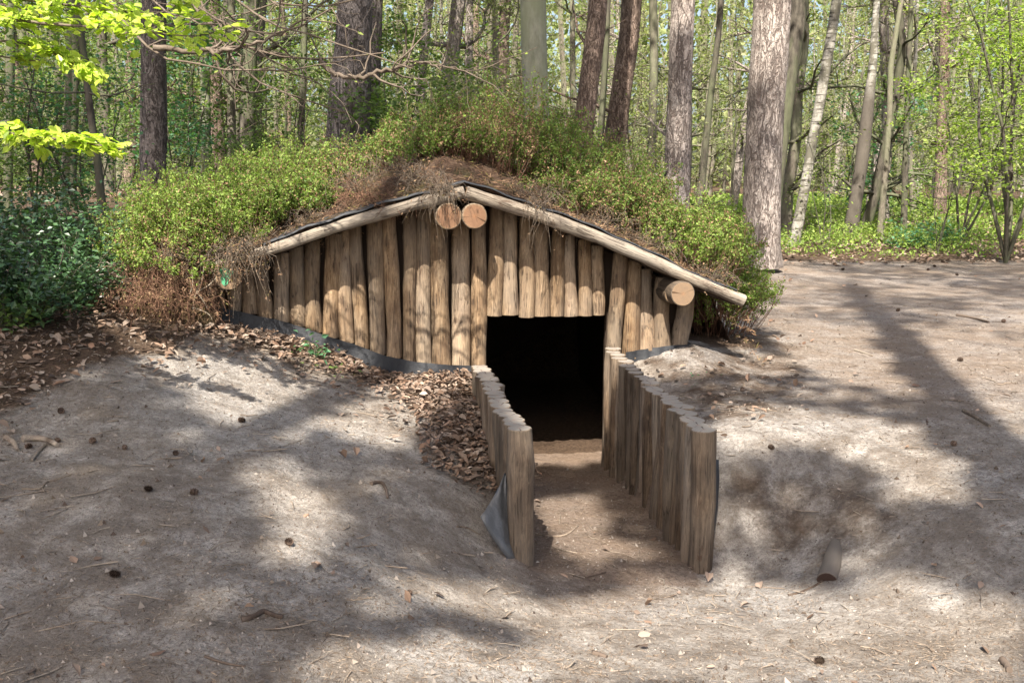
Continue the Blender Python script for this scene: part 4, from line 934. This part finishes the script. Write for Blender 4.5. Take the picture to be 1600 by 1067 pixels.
bush('bramble_bush', 'light green low plant at the frame edge beneath the holly', on_ground(14, 510), .22, .16, .2, 260, L_GREEN, .06, 25)
bush('bramble_bush', 'small green bramble with broad leaves beside the black membrane', on_ground(490, 560), .11, .09, .13, 70, L_BLUE, .05, 26, nst=8)
bush('bramble_bush', 'tiny bramble sprout below the larger one on the bank', on_ground(520, 586), .06, .05, .05, 26, L_GREEN, .045, 27, nst=4)
bush('bramble_bush', 'tiny green sprout on the leafy ground right of the doorway', on_ground(1080, 592), .06, .05, .04, 26, L_BLUE, .03, 28, nst=4)
bush('fern_bush', 'low dark green plant at the edge of the sunny undergrowth', on_ground(1440, 386, 3, 30), .9, .5, .25, 1200, L_BLUE, .08, 29)

# undergrowth carpets
def carpet(name, label, n, xr, yr, fn, lm, size, hmax, seed):
    g = np.random.default_rng(seed); x = g.uniform(*xr, n); y = g.uniform(*yr, n); k = fn(x, y) > g.uniform(0, 1, n); x, y = x[k], y[k]; n = len(x)
    hh = (.25 + 1.1 * vnoise(x * 1.3, y * 1.3, seed)) * hmax; z = ground_h(x, y) + g.uniform(0, 1, n) * hh
    L = size * g.uniform(.6, 1.4, n) * np.clip(y / 22, .7, 2); V, Fq = leaf_quads(np.stack([x, y, z], 1), g.normal(0, 1, (n, 3)), unit(g.normal(0, .6, (n, 3)) + [0, 0, 1]), L, L * .6)
    return tag(link(name, np_mesh(name, V, Fq, lm)), label, 'undergrowth', kind='stuff')
carpet('bilberry_carpet', 'sunny green carpet of low bilberry beyond the path', 110000, (2.5, 22), (16.8, 40), lambda x, y: sstep(.34, .56, vnoise(x * .7, y * .5, 3) + .0 * x) * sstep(17.0, 18.6, y - .25 * np.abs(fbm(x * .6, y * .2, 4)) * 8) * (x > (y * .17)), L_BILB, .075, .42, 5)
carpet('woodland_undergrowth', 'low green growth under the trees behind the hut', 42000, (-26, 8), (11, 45), lambda x, y: sstep(.35, .55, vnoise(x * .5, y * .5, 13)) * np.where(x < y * .17, 1, 0) * ((y > 14.5) | (x < -3.2)), L_GREEN, .055, .40, 6)

# ------------------------------------------------------------------ overhanging branches in the left foreground: one beech and one oak rooted out of the frame
def spline(P, n):
    P = np.array(P, float); L = np.concatenate([[0], np.cumsum(np.linalg.norm(np.diff(P, axis=0), axis=1))]); t = np.linspace(0, L[-1], n)
    Q_ = np.stack([np.interp(t, L, P[:, k]) for k in range(3)], 1)
    for _ in range(3): Q_[1:-1] = (Q_[:-2] + Q_[1:-1] * 2 + Q_[2:]) / 4
    return Q_
# beech with fresh leaves
bx, by = -4.6, 5.6; bz = gz(bx, by)
T = empty('beech_tree', (bx, by, bz), 'beech whose sprays of luminous yellow-green leaves reach in at the top corner', 'tree'); org = np.array([bx, by, bz])
g = np.random.default_rng(5); m = MB(); tp = spline([(bx, by, bz - .2), (bx + .1, by, 3), (bx - .1, by + .1, 7), (bx, by, 11)], 14); m.tube(tp - org, np.linspace(.17, .06, 14), 12, 0, False, None, .05, 3); m.build('trunk', B_BEECH, T)
sprays = [([(-260, -80, 5.5), (-60, 20, 5.4), (60, 38, 5.3), (150, 42, 5.2), (300, 58, 5.1)], 560, 26), ([(-260, -120, 5.5), (-40, -10, 5.5), (100, 8, 5.4), (220, 20, 5.3)], 400, 26),
          ([(-260, 60, 5.6), (-60, 60, 5.6), (40, 66, 5.5), (90, 84, 5.4), (128, 104, 5.4)], 330, 18), ([(-260, 120, 5.3), (-100, 190, 5.2), (0, 208, 5.1), (100, 218, 5.0), (196, 234, 5.0)], 340, 14), ([(-260, -140, 5.3), (0, -60, 5.2), (180, -30, 5.1), (260, -5, 5.1)], 300, 20),
          ([(-260, 20, 5.6), (-80, 70, 5.6), (0, 90, 5.5), (60, 96, 5.5)], 120, 10)]
mb = MB(); LC = []; LD = []
for pl, nl, spd in sprays:
    Q_ = spline([at_y(u, v, y) for u, v, y in pl], 16); Q_ = np.vstack([[bx, by, Q_[0][2] - .3]] + [Q_]); mb.tube(Q_ - org, np.linspace(.016, .003, len(Q_)), 5)
    k0 = next(i for i in range(len(Q_)) if project(Q_[i])[0] > -60)
    for q in range(nl // 14):
        i = g.integers(k0, len(Q_)); st = Q_[i]; dr = unit(Q_[min(i, len(Q_) - 1)] - Q_[max(0, i - 1)]); d = unit(dr * .8 + g.normal(0, .55, 3) * [1, 1, .35]) * g.uniform(.10, .32) * (spd / 24)
        d = np.array(d).ravel(); mb.tube([st - org, st + d * .5 - org, st + d - org], [.003, .002, .001], 3)
        for z in range(14):
            t = g.uniform(.1, 1.08); LC.append(st + d * t + g.normal(0, .018, 3)); LD.append(unit(d) + g.normal(0, .5, 3) * [1, 1, .4] + [0, 0, -.25])
mb.build('branch', B_TWIG, T)
LC = np.array(LC) - org; LD = np.array(LD); n = len(LC); L = g.uniform(.036, .068, n)[:, None]; Dn = unit(LD); Sn = unit(np.cross(Dn, unit(g.normal(0, .5, (n, 3)) + [0, -.25, 1]))); Nn = np.cross(Sn, Dn); W = L * g.uniform(.26, .34, (n, 1))
V = np.stack([LC - Dn * L * .5, LC - Dn * L * .22 + Sn * W * .85 + Nn * W * .2, LC + Dn * L * .12 + Sn * W * .95 + Nn * W * .25, LC + Dn * L * .52 - Nn * L * .08, LC + Dn * L * .12 - Sn * W * .95 + Nn * W * .25, LC - Dn * L * .22 - Sn * W * .85 + Nn * W * .2], 1).reshape(-1, 3); Fq = np.arange(n * 6).reshape(n, 6)
Fq = np.concatenate([Fq[:, [0, 1, 2, 3]], Fq[:, [0, 3, 4, 5]]])
L_LUM = leaf_mat('fresh_beech_leaf', [(.32, .42, .045), (.42, .51, .07), (.48, .53, .10), (.24, .35, .04)], .45, .4, .4)
link('leaves', np_mesh('leaves', V, Fq, L_LUM), T)
# oak with bare branches
bx, by = -1.2, 10.5; 
T = empty('oak_tree', (-5.6, 9.2, gz(-5.6, 9.2)), 'oak with long bare winding branches hanging across the view above the roof', 'tree'); org = np.array(T.location)
m = MB(); tp = spline([(-5.6, 9.2, gz(-5.6, 9.2) - .2), (-5.7, 9.2, 3.0), (-5.5, 9.0, 6), (-5.2, 9.0, 9)], 14); m.tube(tp - org, np.linspace(.12, .06, 14), 12, 0, False, None, .05, 5); m.build('trunk', B_DARK, T)
mb = MB(); g = np.random.default_rng(15)
roots = [(-5.6, 9.1, 4.6), (-5.5, 9.0, 5.4), (-5.5, 9.0, 6.0)]
brs = [[(160, -30, 6.6), (185, 40, 6.4), (215, 75, 6.3), (260, 98, 6.2), (330, 108, 6.1), (395, 112, 6.0), (450, 108, 6)],
       [(270, -60, 6.9), (300, 20, 6.7), (330, 60, 6.6), (400, 85, 6.5), (470, 92, 6.4), (540, 98, 6.4), (600, 85, 6.4)],
       [(300, -60, 7.0), (320, 30, 6.9), (355, 100, 6.8), (385, 135, 6.7), (440, 150, 6.7), (510, 170, 6.6), (545, 180, 6.6)],
       [(330, -60, 6.6), (350, 0, 6.5), (420, 40, 6.4), (480, 60, 6.3), (560, 70, 6.2), (640, 105, 6.2)],
       [(260, -60, 6.4), (290, 10, 6.3), (350, 55, 6.2), (420, 68, 6.1), (480, 50, 6), (520, 15, 6)],
       [(240, 75, 6.2), (300, 80, 6.2), (350, 82, 6.1), (420, 62, 6.1), (490, 28, 6.1)],
       [(380, -60, 6.8), (400, 10, 6.7), (440, 30, 6.7), (520, 20, 6.6), (600, -20, 6.6)],
       [(500, 95, 6.4), (520, 118, 6.4), (560, 124, 6.4), (610, 108, 6.4), (660, 98, 6.4), (715, 108, 6.4)],
       [(205, -60, 6.9), (230, 10, 6.8), (250, 30, 6.7), (310, 45, 6.6), (380, 30, 6.6), (430, 5, 6.5)]]
tips = []
for q, pl in enumerate(brs):
    P = [at_y(u, v, y) for u, v, y in pl]; 
    if q not in (5, 7): P = [np.array(roots[q % 3])] + P
    Q_ = spline(P, 30); Q_[2:] += g.normal(0, .008, Q_[2:].shape); rad = np.linspace(.027 if q in (0, 2, 1) else .020, .0045, len(Q_)); mb.tube(Q_ - org, rad, 6)
    for k in range(11):
        i = g.integers(8, len(Q_)); d = unit(unit(Q_[min(i, 29)] - Q_[i - 1]) + g.normal(0, .6, 3)); limb(mb, Q_[i] - org, d, g.uniform(.25, .8), rad[i] * .5 + .002, 1, g, tips, segs=6, wander=.35, up=0, sides=4, kids=3)
mb.build('branch', B_TWIG, T)
V, Fq = crown_leaves(tips, 160, .03, g, .01); link('leaves', np_mesh('leaves', V, Fq, L_SPRING), T)

# ------------------------------------------------------------------ litter on the ground
def scatter_px(n, poly=None, box=(-50, 1650, 400, 1090), seed=0, ymax=17):
    """ground points, even over the ground, restricted to a region"""
    g = np.random.default_rng(seed); y = g.uniform(2.9, ymax, n); x = g.uniform(-.74, .58, n) * y
    wt = np.clip(4.0 / y, 0, 1) ** .3; k = g.uniform(0, 1, n) < wt; x, y = x[k], y[k]; z = ground_h(x, y)
    U, V, Dp = project(np.stack([x, y, z], 1)); s_, a_ = to_sa(x, y); k = ~((a_ > -.05) & (s_ > -3.2) & (s_ < 1.7) & (a_ < 5.5))
    if poly is not None: k &= g.uniform(0, 1, len(x)) < sstep(-120, 30, poly_dist(U, V, poly)) ** 3
    return x[k], y[k], z[k], U[k], V[k]
# needles and bits
x, y, z, U, V_ = scatter_px(300000, seed=1); pk = fbm(x * 1.1, y * 1.1, 31, 4) * 1.6 + .55; k = rng.uniform(0, 1, len(x)) < np.clip(pk, .12, 1); x, y, z = x[k], y[k], z[k]; n = len(x)
C = np.stack([x, y, z + .003], 1); D = unit(rng.normal(0, 1, (n, 3)) * [1, 1, .08]); L = rng.uniform(.012, .055, n); wd = rng.uniform(.0012, .0036, n)
V, Fq = leaf_quads(C, D, rdir(n, 4), L, wd, .02); tag(link('needle_litter', np_mesh('needle_litter', V, Fq, L_NEEDLE)), 'pine needles and bark crumbs strewn over the sand', 'litter', kind='stuff')
# crumbs: small clods, bark bits and grit
x, y, z, U, V_ = scatter_px(26000, seed=3, ymax=12); n = len(x); sz = rng.uniform(.002, .007, n) * np.where(rng.uniform(0, 1, n) < .06, 2.2, 1)
tet = np.array([[1, 0, -.4], [-.5, .87, -.4], [-.5, -.87, -.4], [0, 0, 1.0]]); Vc = np.stack([x, y, z + sz * .4], 1)[:, None, :] + (tet[None] + rng.normal(0, .28, (n, 4, 3))) * sz[:, None, None]
Fc = np.concatenate([np.arange(n)[:, None] * 4 + np.array(f) for f in ((0, 1, 3), (1, 2, 3), (2, 0, 3), (0, 2, 1))])
M_CRUMB = leaf_mat('crumb', [(.10, .075, .055), (.22, .18, .15), (.34, .30, .26), (.07, .05, .04), (.13, .10, .075), (.28, .24, .20)], 0, .9, .1, (.8, 1.1), 0)
tag(link('sand_crumbs', np_mesh('sand_crumbs', Vc.reshape(-1, 3), Fc, M_CRUMB)), 'grit, clods and bark crumbs on the sand', 'grit', kind='stuff')
# twigs
x, y, z, U, V_ = scatter_px(1500, seed=2); m = MB()
for i in range(len(x)):
    a = random.uniform(0, 6.28); L_ = random.uniform(.04, .18) * (1 if random.random() < .9 else 1.8); d = np.array([math.cos(a), math.sin(a), 0]); p = np.array([x[i], y[i], z[i]]); r = random.uniform(.0015, .004)
    q = [p - d * L_ / 2, p + np.array([random.gauss(0, .1), random.gauss(0, .1), 0]) * L_, p + d * L_ / 2]
    for w_ in q: w_[2] = z[i] + .006
    m.tube(q, [r, r, r * .5], 4)
tag(m.build('twig_litter', M_STICK), 'small broken twigs scattered on the sand', 'litter', kind='stuff')
# fallen leaves
Cs = []
for zi, (poly, nn) in enumerate([(leafzones[0], 24000), (leafzones[1], 42000), (leafzones[2], 2500), (None, 700)]):
    x, y, z, U, V_ = scatter_px(nn * (2 if poly is not None else 1), poly, seed=40 + zi, ymax=11 if poly is not None else 17)
    Cs.append(np.stack([x, y, z + rng.uniform(.003, .035 if poly is not None else .01, len(x))], 1))
# thick drift along the left palisade
nn = 1500; t = rng.uniform(.12, .98, nn); off = rng.uniform(.07, .5, nn) ** 1.0; B = np.array([wall_pt('L', q) for q in t]); x = B[:, 0] - off; y = B[:, 1]; Cs.append(np.stack([x, y, ground_h(x, y) + rng.uniform(.0, .05, nn)], 1))
nn = 1500; s_ = rng.uniform(-2.7, -.6, nn); B = np.array([hut(q, -.14 - abs(rng.normal(0, .16)), 0) for q in s_]); Cs.append(np.stack([B[:, 0], B[:, 1], ground_h(B[:, 0], B[:, 1]) + rng.uniform(0, .04, nn)], 1))
C = np.vstack(Cs); n = len(C); L = .02 + .055 * rng.uniform(0, 1, n) ** 1.5; V, Fq = oval_leaves(C, rng.normal(0, 1, (n, 3)) * [1, 1, .2], unit(rng.normal(0, .38, (n, 3)) + [0, 0, 1]), L, L * rng.uniform(.35, .75, n), .45)
tag(link('fallen_leaves', np_mesh('fallen_leaves', V, Fq, L_DEAD)), 'brown dead leaves drifted on the banks and against the posts', 'leaf litter', kind='stuff')
n = 17000; y = rng.uniform(16.8, 34, n) ; x = rng.uniform(-.56, .56, n) * y; z = ground_h(x, y); C = np.stack([x, y, z + rng.uniform(0, .06, n)], 1); L = rng.uniform(.05, .14, n)
V, Fq = leaf_quads(C, rng.normal(0, 1, (n, 3)) * [1, 1, .3], unit(rng.normal(0, .45, (n, 3)) + [0, 0, 1]), L, L * .6, .2)
tag(link('forest_floor_leaves', np_mesh('forest_floor_leaves', V, Fq, L_DEAD)), 'dry leaves and twigs covering the forest floor beyond the path', 'leaf litter', kind='stuff')

# pine cones
def cone_mesh():
    C = []; D = []; Nn = []; L = []
    for i in range(58):
        t = i / 57; a = i * 2.39996; zz = -.022 + .044 * t; r = .019 * math.sin(math.pi * (.12 + .82 * t)) ** .7
        out = np.array([math.cos(a), math.sin(a), .35]); C.append([math.cos(a) * r * .8, math.sin(a) * r * .8, zz]); D.append(out); Nn.append([0, 0, 1]); L.append(.017)
    V, Fq = leaf_quads(np.array(C, float), np.array(D, float), np.array(Nn, float), np.array(L), np.array(L) * .9, .1)
    return np_mesh('scales', V, Fq, M_CONE)
cm = cone_mesh(); mc = MB(); mc.tube([(0, 0, -.024), (0, 0, -.01), (0, 0, .008), (0, 0, .022)], [.004, .013, .012, .003], 8, 0, True); core = mc.mesh('core', M_CONEC)
cone0 = None
for i, (u, v, sc) in enumerate([(96, 648, 1), (145, 695, 1), (90, 692, .9), (378, 661, 1.1), (304, 775, 1), (275, 712, .8), (452, 854, 1), (180, 905, 1.1), (1205, 703, 1), (1490, 697, 1), (1500, 565, 1.2), (1403, 487, 1.2), (1568, 504, 1.2), (1450, 424, 1.3), (1317, 423, 1.3), (1410, 420, 1.2), (1280, 1038, 1), (232, 770, 1), (1460, 418, 1.3), (1495, 432, 1.3), (1250, 410, 1.3), (45, 702, .9), (195, 702, .8), (640, 930, .7), (1160, 612, 1)]):
    p = on_ground(u, v)
    lab = 'small dark pine cone lying on the sandy ground'
    if cone0 is None:
        T = empty('pine_cone', (0, 0, 0), lab, 'pine cone', 'pine cones on the ground'); k1 = link('scales', cm, T); k2 = link('core', core, T); cone0 = (T, k1, k2)
    else:
        T = cone0[0].copy(); col.objects.link(T)
        for c in cone0[1:]: c2 = c.copy(); col.objects.link(c2); c2.parent = T
    T.location = (p[0], p[1], p[2] + .014 * sc); T.rotation_euler = (random.uniform(1.1, 1.9), random.uniform(-.3, .3), random.uniform(0, 6.28)); sc *= .85; T.scale = (sc, sc, sc)
# sticks
def stick(name, label, px, r0, r1, cat='stick', mat=M_STICK, lift=.6, seed=0, rough=.2, cap=True, group=None, sides=8):
    P = np.array([on_ground(u, v) for u, v in px]); P[:, 2] += r0 * lift
    Q_ = spline(P, max(8, len(P) * 4)); org = Q_[0].copy(); m = MB(); m.tube(Q_ - org, np.linspace(r0, r1, len(Q_)), sides, 0, cap, 0, rough, seed)
    o = m.build(name, mat); o.location = tuple(float(a) for a in org); return tag(o, label, cat, group)
stick('stick', 'thin curved stick lying on the trench floor between the palisades', [(831, 834), (850, 839), (875, 840), (890, 834), (903, 822)], .007, .005, seed=1)
stick('stick', 'short thick broken branch lying near the frame edge', [(36, 692), (55, 688), (75, 692), (90, 700)], .022, .012, seed=2)
stick('stick', 'forked stump of branch lying left of the short thick one', [(10, 688), (22, 694), (28, 706)], .018, .010, seed=3)
stick('stick', 'straight grey stick propped below the short thick branch', [(70, 698), (60, 710), (50, 722)], .010, .008, seed=4)
stick('stick', 'long thin bent stick on the shaded slope below the broken branches', [(35, 766), (65, 766), (72, 756), (90, 752), (112, 742)], .006, .004, seed=5)
stick('root', 'knobbly dark root breaking the surface of the shaded slope', [(378, 973), (395, 966), (412, 961), (428, 964), (442, 966)], .013, .009, 'root', B_ROOT, .3, 6)
stick('root', 'looped root sticking out of the slope left of the plastic sheet', [(580, 760), (588, 755), (598, 757), (604, 768), (606, 780)], .012, .007, 'root', B_ROOT, .6, 7)
stick('stick', 'black thin stick at the bottom of the shaded slope', [(320, 1030), (345, 1040), (365, 1045), (384, 1048)], .006, .003, seed=8, mat=B_ROOT)
stick('stick', 'thin dark twig pointing at the half-buried log', [(1232, 932), (1255, 926), (1272, 918), (1285, 908)], .006, .005, seed=9, mat=B_ROOT)
stick('stick', 'brown stick lying in the long tree shadow on the path', [(1506, 645), (1525, 655), (1546, 668)], .016, .010, seed=10)
stick('stick', 'small stick on the path above the brown one', [(1335, 548), (1350, 553), (1363, 558)], .012, .007, seed=11)
stick('stick', 'curved branch on the path near the frame edge', [(1495, 494), (1520, 498), (1545, 505)], .018, .010, seed=12, mat=B_ROOT)
stick('stick', 'reddish twig with a leaf below the plastic sheet', [(714, 824), (730, 828), (750, 838)], .006, .004, seed=13)
stick('stick', 'dark twig lying by the mouth of the trench', [(915, 904), (930, 900), (947, 896)], .005, .003, seed=14, mat=B_ROOT)
stick('stick', 'short stub of bark in the bottom corner of the sand', [(1566, 1035), (1572, 1043), (1577, 1052)], .016, .013, seed=15, mat=B_ROOT)
stick('stone', 'small dark lump half buried in the sand near the bottom edge', [(925, 1022), (936, 1024), (948, 1028)], .014, .010, 'stone', B_ROOT, .2, 16)
stick('stick', 'thin pale twig against the black membrane', [(594, 578), (602, 572), (608, 569)], .004, .003, seed=17, mat=B_TWIGP)
stick('stick', 'thin twig on the sunlit slope by the leaf drift', [(560, 645), (580, 650), (600, 658)], .005, .003, seed=18)
# half-buried log on the right bank
pa = on_ground(1290, 905); pb = on_ground(1316, 845); pa = pa + [0, -.03, -.004]; pb = pb + [0, .02, -.05]
T = empty('buried_log', pa, 'short sawn log half buried in the foot of the bare bank', 'log'); place_pole('log_body', pa, pb, .050, .045, simple('sandy_log', (.15, .128, .108)), simple('dark_log_end', (.06, .038, .03)), 801, T, sides=18)
# splintered branch stubs at the right corner of the hut
# loose roots hanging left of the beam
T = empty('hanging_roots', hut(on_fac(330, 470, -.3)[0], -.3, .7), 'pale bare roots arching down in front of the green-painted beam end', 'roots'); org = np.array(T.location); m = MB()
for k, px in enumerate([[(318, 410), (320, 430), (310, 450), (300, 470), (302, 500)], [(338, 434), (325, 448), (308, 455), (302, 465)], [(300, 425), (302, 445), (296, 460)], [(308, 458), (318, 470), (324, 482)], [(300, 480), (315, 485), (328, 490), (334, 500), (330, 508)]]):
    P = spline([at_plane(u, v, P0 + AX * (RA - .08), AX) for u, v in px], 10); m.tube(P - org, np.linspace(.004, .002, 10), 4)
m.build('root_strands', B_TWIGP, T)
# green paint mark on the left beam end (a thin blob of paint)
s, z = on_fac(353, 428, RA - .02); m = MB(); V = [hut(s, RA - .029, z) - O0]; nn = 18
for k in range(nn): a = k / nn * 6.283; r = .052 * (1 + .28 * math.sin(a * 3 + 1) + .15 * math.sin(a * 7)) * (1.35 if math.sin(a) < -.7 else 1); V.append(hut(s + math.cos(a) * r * .85, RA - .029, z + math.sin(a) * r) - O0)
T_ = NT('green_paint'); nz = T_.noise(T_.mapping((30, 30, 30)), 1, 4); T_.color(T_.mix(nz, (.03, .20, .09), (.12, .40, .22))); T_.rough(.6)
m.add(V, [(0, 1 + k, 1 + (k + 1) % nn) for k in range(nn)], 0, False); m.build('paint_mark', T_.m, HUT)

# ------------------------------------------------------------------ unseen shade trees behind and beside the camera; oak crowns shaped to cast the shade
sunlit = [[(170, 470), (330, 495), (440, 545), (590, 600), (520, 625), (455, 690), (330, 640), (260, 590), (190, 540)],
          [(600, 612), (700, 640), (650, 665), (640, 700), (560, 690), (500, 660)],
          [(370, 725), (470, 745), (555, 815), (520, 840), (430, 800)], [(410, 830), (500, 850), (470, 880), (415, 868)],
          [(600, 900), (760, 915), (850, 945), (1000, 925), (1120, 910), (1300, 925), (1430, 905), (1610, 950), (1610, 1080), (1500, 1080), (1250, 1080), (1080, 1070), (900, 1045), (800, 975), (690, 950)],
          [(540, 1000), (700, 990), (880, 1030), (960, 1080), (520, 1080)],
          [(1120, 640), (1250, 640), (1420, 665), (1480, 720), (1540, 800), (1480, 790), (1400, 740), (1250, 700), (1120, 690)],
          [(1215, 420), (1320, 440), (1400, 500), (1360, 520), (1200, 500), (1180, 460)], [(1330, 440), (1450, 450), (1620, 480), (1620, 515), (1480, 495), (1370, 480)],
          [(1200, 500), (1330, 510), (1400, 600), (1300, 590), (1240, 545)],
          [(1440, 520), (1620, 540), (1620, 720), (1560, 690), (1500, 600)],
          [(830, 690), (925, 690), (930, 760), (870, 790), (830, 750)], [(850, 800), (960, 790), (1000, 850), (900, 870)]]
g = np.random.default_rng(123); n = 56000
gx = g.uniform(-5.5, 9.5, n); gy = g.uniform(2.2, 17.5, n); gzv = base_h(gx, gy); U, V_, _ = project(np.stack([gx, gy, gzv], 1))
lit = np.zeros(n)
for p in sunlit: lit = np.maximum(lit, sstep(-24, 0, poly_dist(U, V_, p)))
bank = sstep(-30, 10, poly_dist(U, V_, [(1130, 720), (1300, 712), (1440, 790), (1600, 800), (1600, 880), (1400, 890), (1150, 885)]))
s_, a_ = to_sa(gx, gy)
hutzone = (s_ > -3.7) & (s_ < 2.0) & (a_ > -.55) & (a_ < 3.5)
prob = np.where(hutzone, .0, 1.15) * (1 - lit) * np.clip(.85 + .5 * vnoise(gx * 1.5, gy * 1.5, 71), 0, 1)
right = (gx > 1.5) & (gy > 6.5); prob = np.where(right, prob * .34, prob); prob = np.maximum(prob, bank * .9)
k = g.uniform(0, 1, n) < prob; gx, gy, gzv = gx[k], gy[k], gzv[k]; n = len(gx)
t = 13 + 5.0 * g.uniform(0, 1, n) + np.maximum(0, (gy - 8)) * .9
C = np.stack([gx, gy, gzv], 1) + TOSUN[None] * t[:, None]  # leaves set along sun rays so their shade lands outside the sunlit regions
tt_ = (C[:, 1] - 5.2) / TOSUN[1]; Hh = C - TOSUN[None] * tt_[:, None]; blk = (Hh[:, 2] > 2.45) & (Hh[:, 2] < 4.6) & (Hh[:, 0] > -3.3) & (Hh[:, 0] < -1.0)   # a gap in the crowns lets the sun onto the beech sprays
C, t, gx, gy = C[~blk], t[~blk], gx[~blk], gy[~blk]; n = len(C)
Ls = g.uniform(.16, .32, n)
# share the shade-casting leaves out among the added oaks
shade = [('shade_oak', -6.3, -1.6, 'unseen oak behind the viewpoint, crown shaped to shade the near slope'), ('shade_oak', 3.0, -3.2, 'unseen oak behind the viewpoint, crown shaped to dapple the trench mouth'), ('shade_oak', 5.6, -1.6, 'unseen oak behind the viewpoint, crown shaped to dapple the bare bank'), ('shade_oak', 8.6, 3.0, 'unseen oak beside the viewpoint, crown shaped to dapple the far path')]
own = np.argmin(np.stack([np.hypot(C[:, 0] - a, C[:, 1] - b) for _, a, b, _ in shade]), 0)
for i, (nm, tx, ty, lab) in enumerate(shade):
    zt = gz(tx, ty); T = empty('oak_tree', (tx, ty, zt), lab, 'tree', 'unseen oaks shaped to shade the view'); org = np.array(T.location); m = MB(); c = C[own == i]
    if len(c) == 0: continue
    hi = c[:, 2].mean(); r0 = .10; m.tube(spline([(0, 0, -.2), (.05, 0, 3), (0, .1, 6), (0, 0, hi)], 12), np.linspace(r0, r0 * .4, 12), 10, 0, False, None, .05, i)
    for q in range(18):
        e = c[g.integers(0, len(c))] - org; st = np.array([0, 0, max(4.0, e[2] - 2.2)]); m.tube(spline([st, st * .5 + e * .5 + [0, 0, .3], e], 6), np.linspace(.035, .008, 6), 4)
    m.build('trunk', B_DARK, T)
    V, Fq = leaf_quads(c - org, rdir(len(c)), rdir(len(c), .8), Ls[own == i], Ls[own == i] * .8); link('crown', np_mesh('crown', V, Fq, M_SHADE), T)
# tall pine whose trunk throws the long shadow on the path
a = on_ground(1560, 760); b = on_ground(1440, 545); d = unit(-TOSUN * [1, 1, 0])
pb_ = (a + b) / 2; base = pb_ - d * 8.2
def shade_pine(x, y, r, H, label, seed):
    z = gz(x, y); T = empty('pine_tree', (x, y, z), label, 'tree', 'pines behind the viewpoint'); m = MB(); m.tube(spline([(0, 0, -.2), (0, 0, H * .5), (0, 0, H)], 20), np.linspace(r, r * .55, 20), 14, 0, False, None, .06, seed)
    tips = []; g = np.random.default_rng(seed)
    for q in range(12): an = g.uniform(0, 6.28); limb(m, np.array([0, 0, H - g.uniform(0, 4)]), [math.cos(an), math.sin(an), .3], 1.8, .04, 1, g, tips, sides=4)
    m.build('trunk', B_PINE, T); V, Fq = crown_leaves(tips, 900, .2, g, .3); link('crown', np_mesh('crown', V, Fq, L_OLIVE), T)
shade_pine(base[0], base[1], .25, 20, 'tall pine behind the viewpoint that throws the long shadow on the path', 4)
a = on_ground(505, 625); base = a - d * 9.5; shade_pine(base[0], base[1], .20, 21, 'pine behind the viewpoint that throws a band of shade on the sunlit slope', 6)
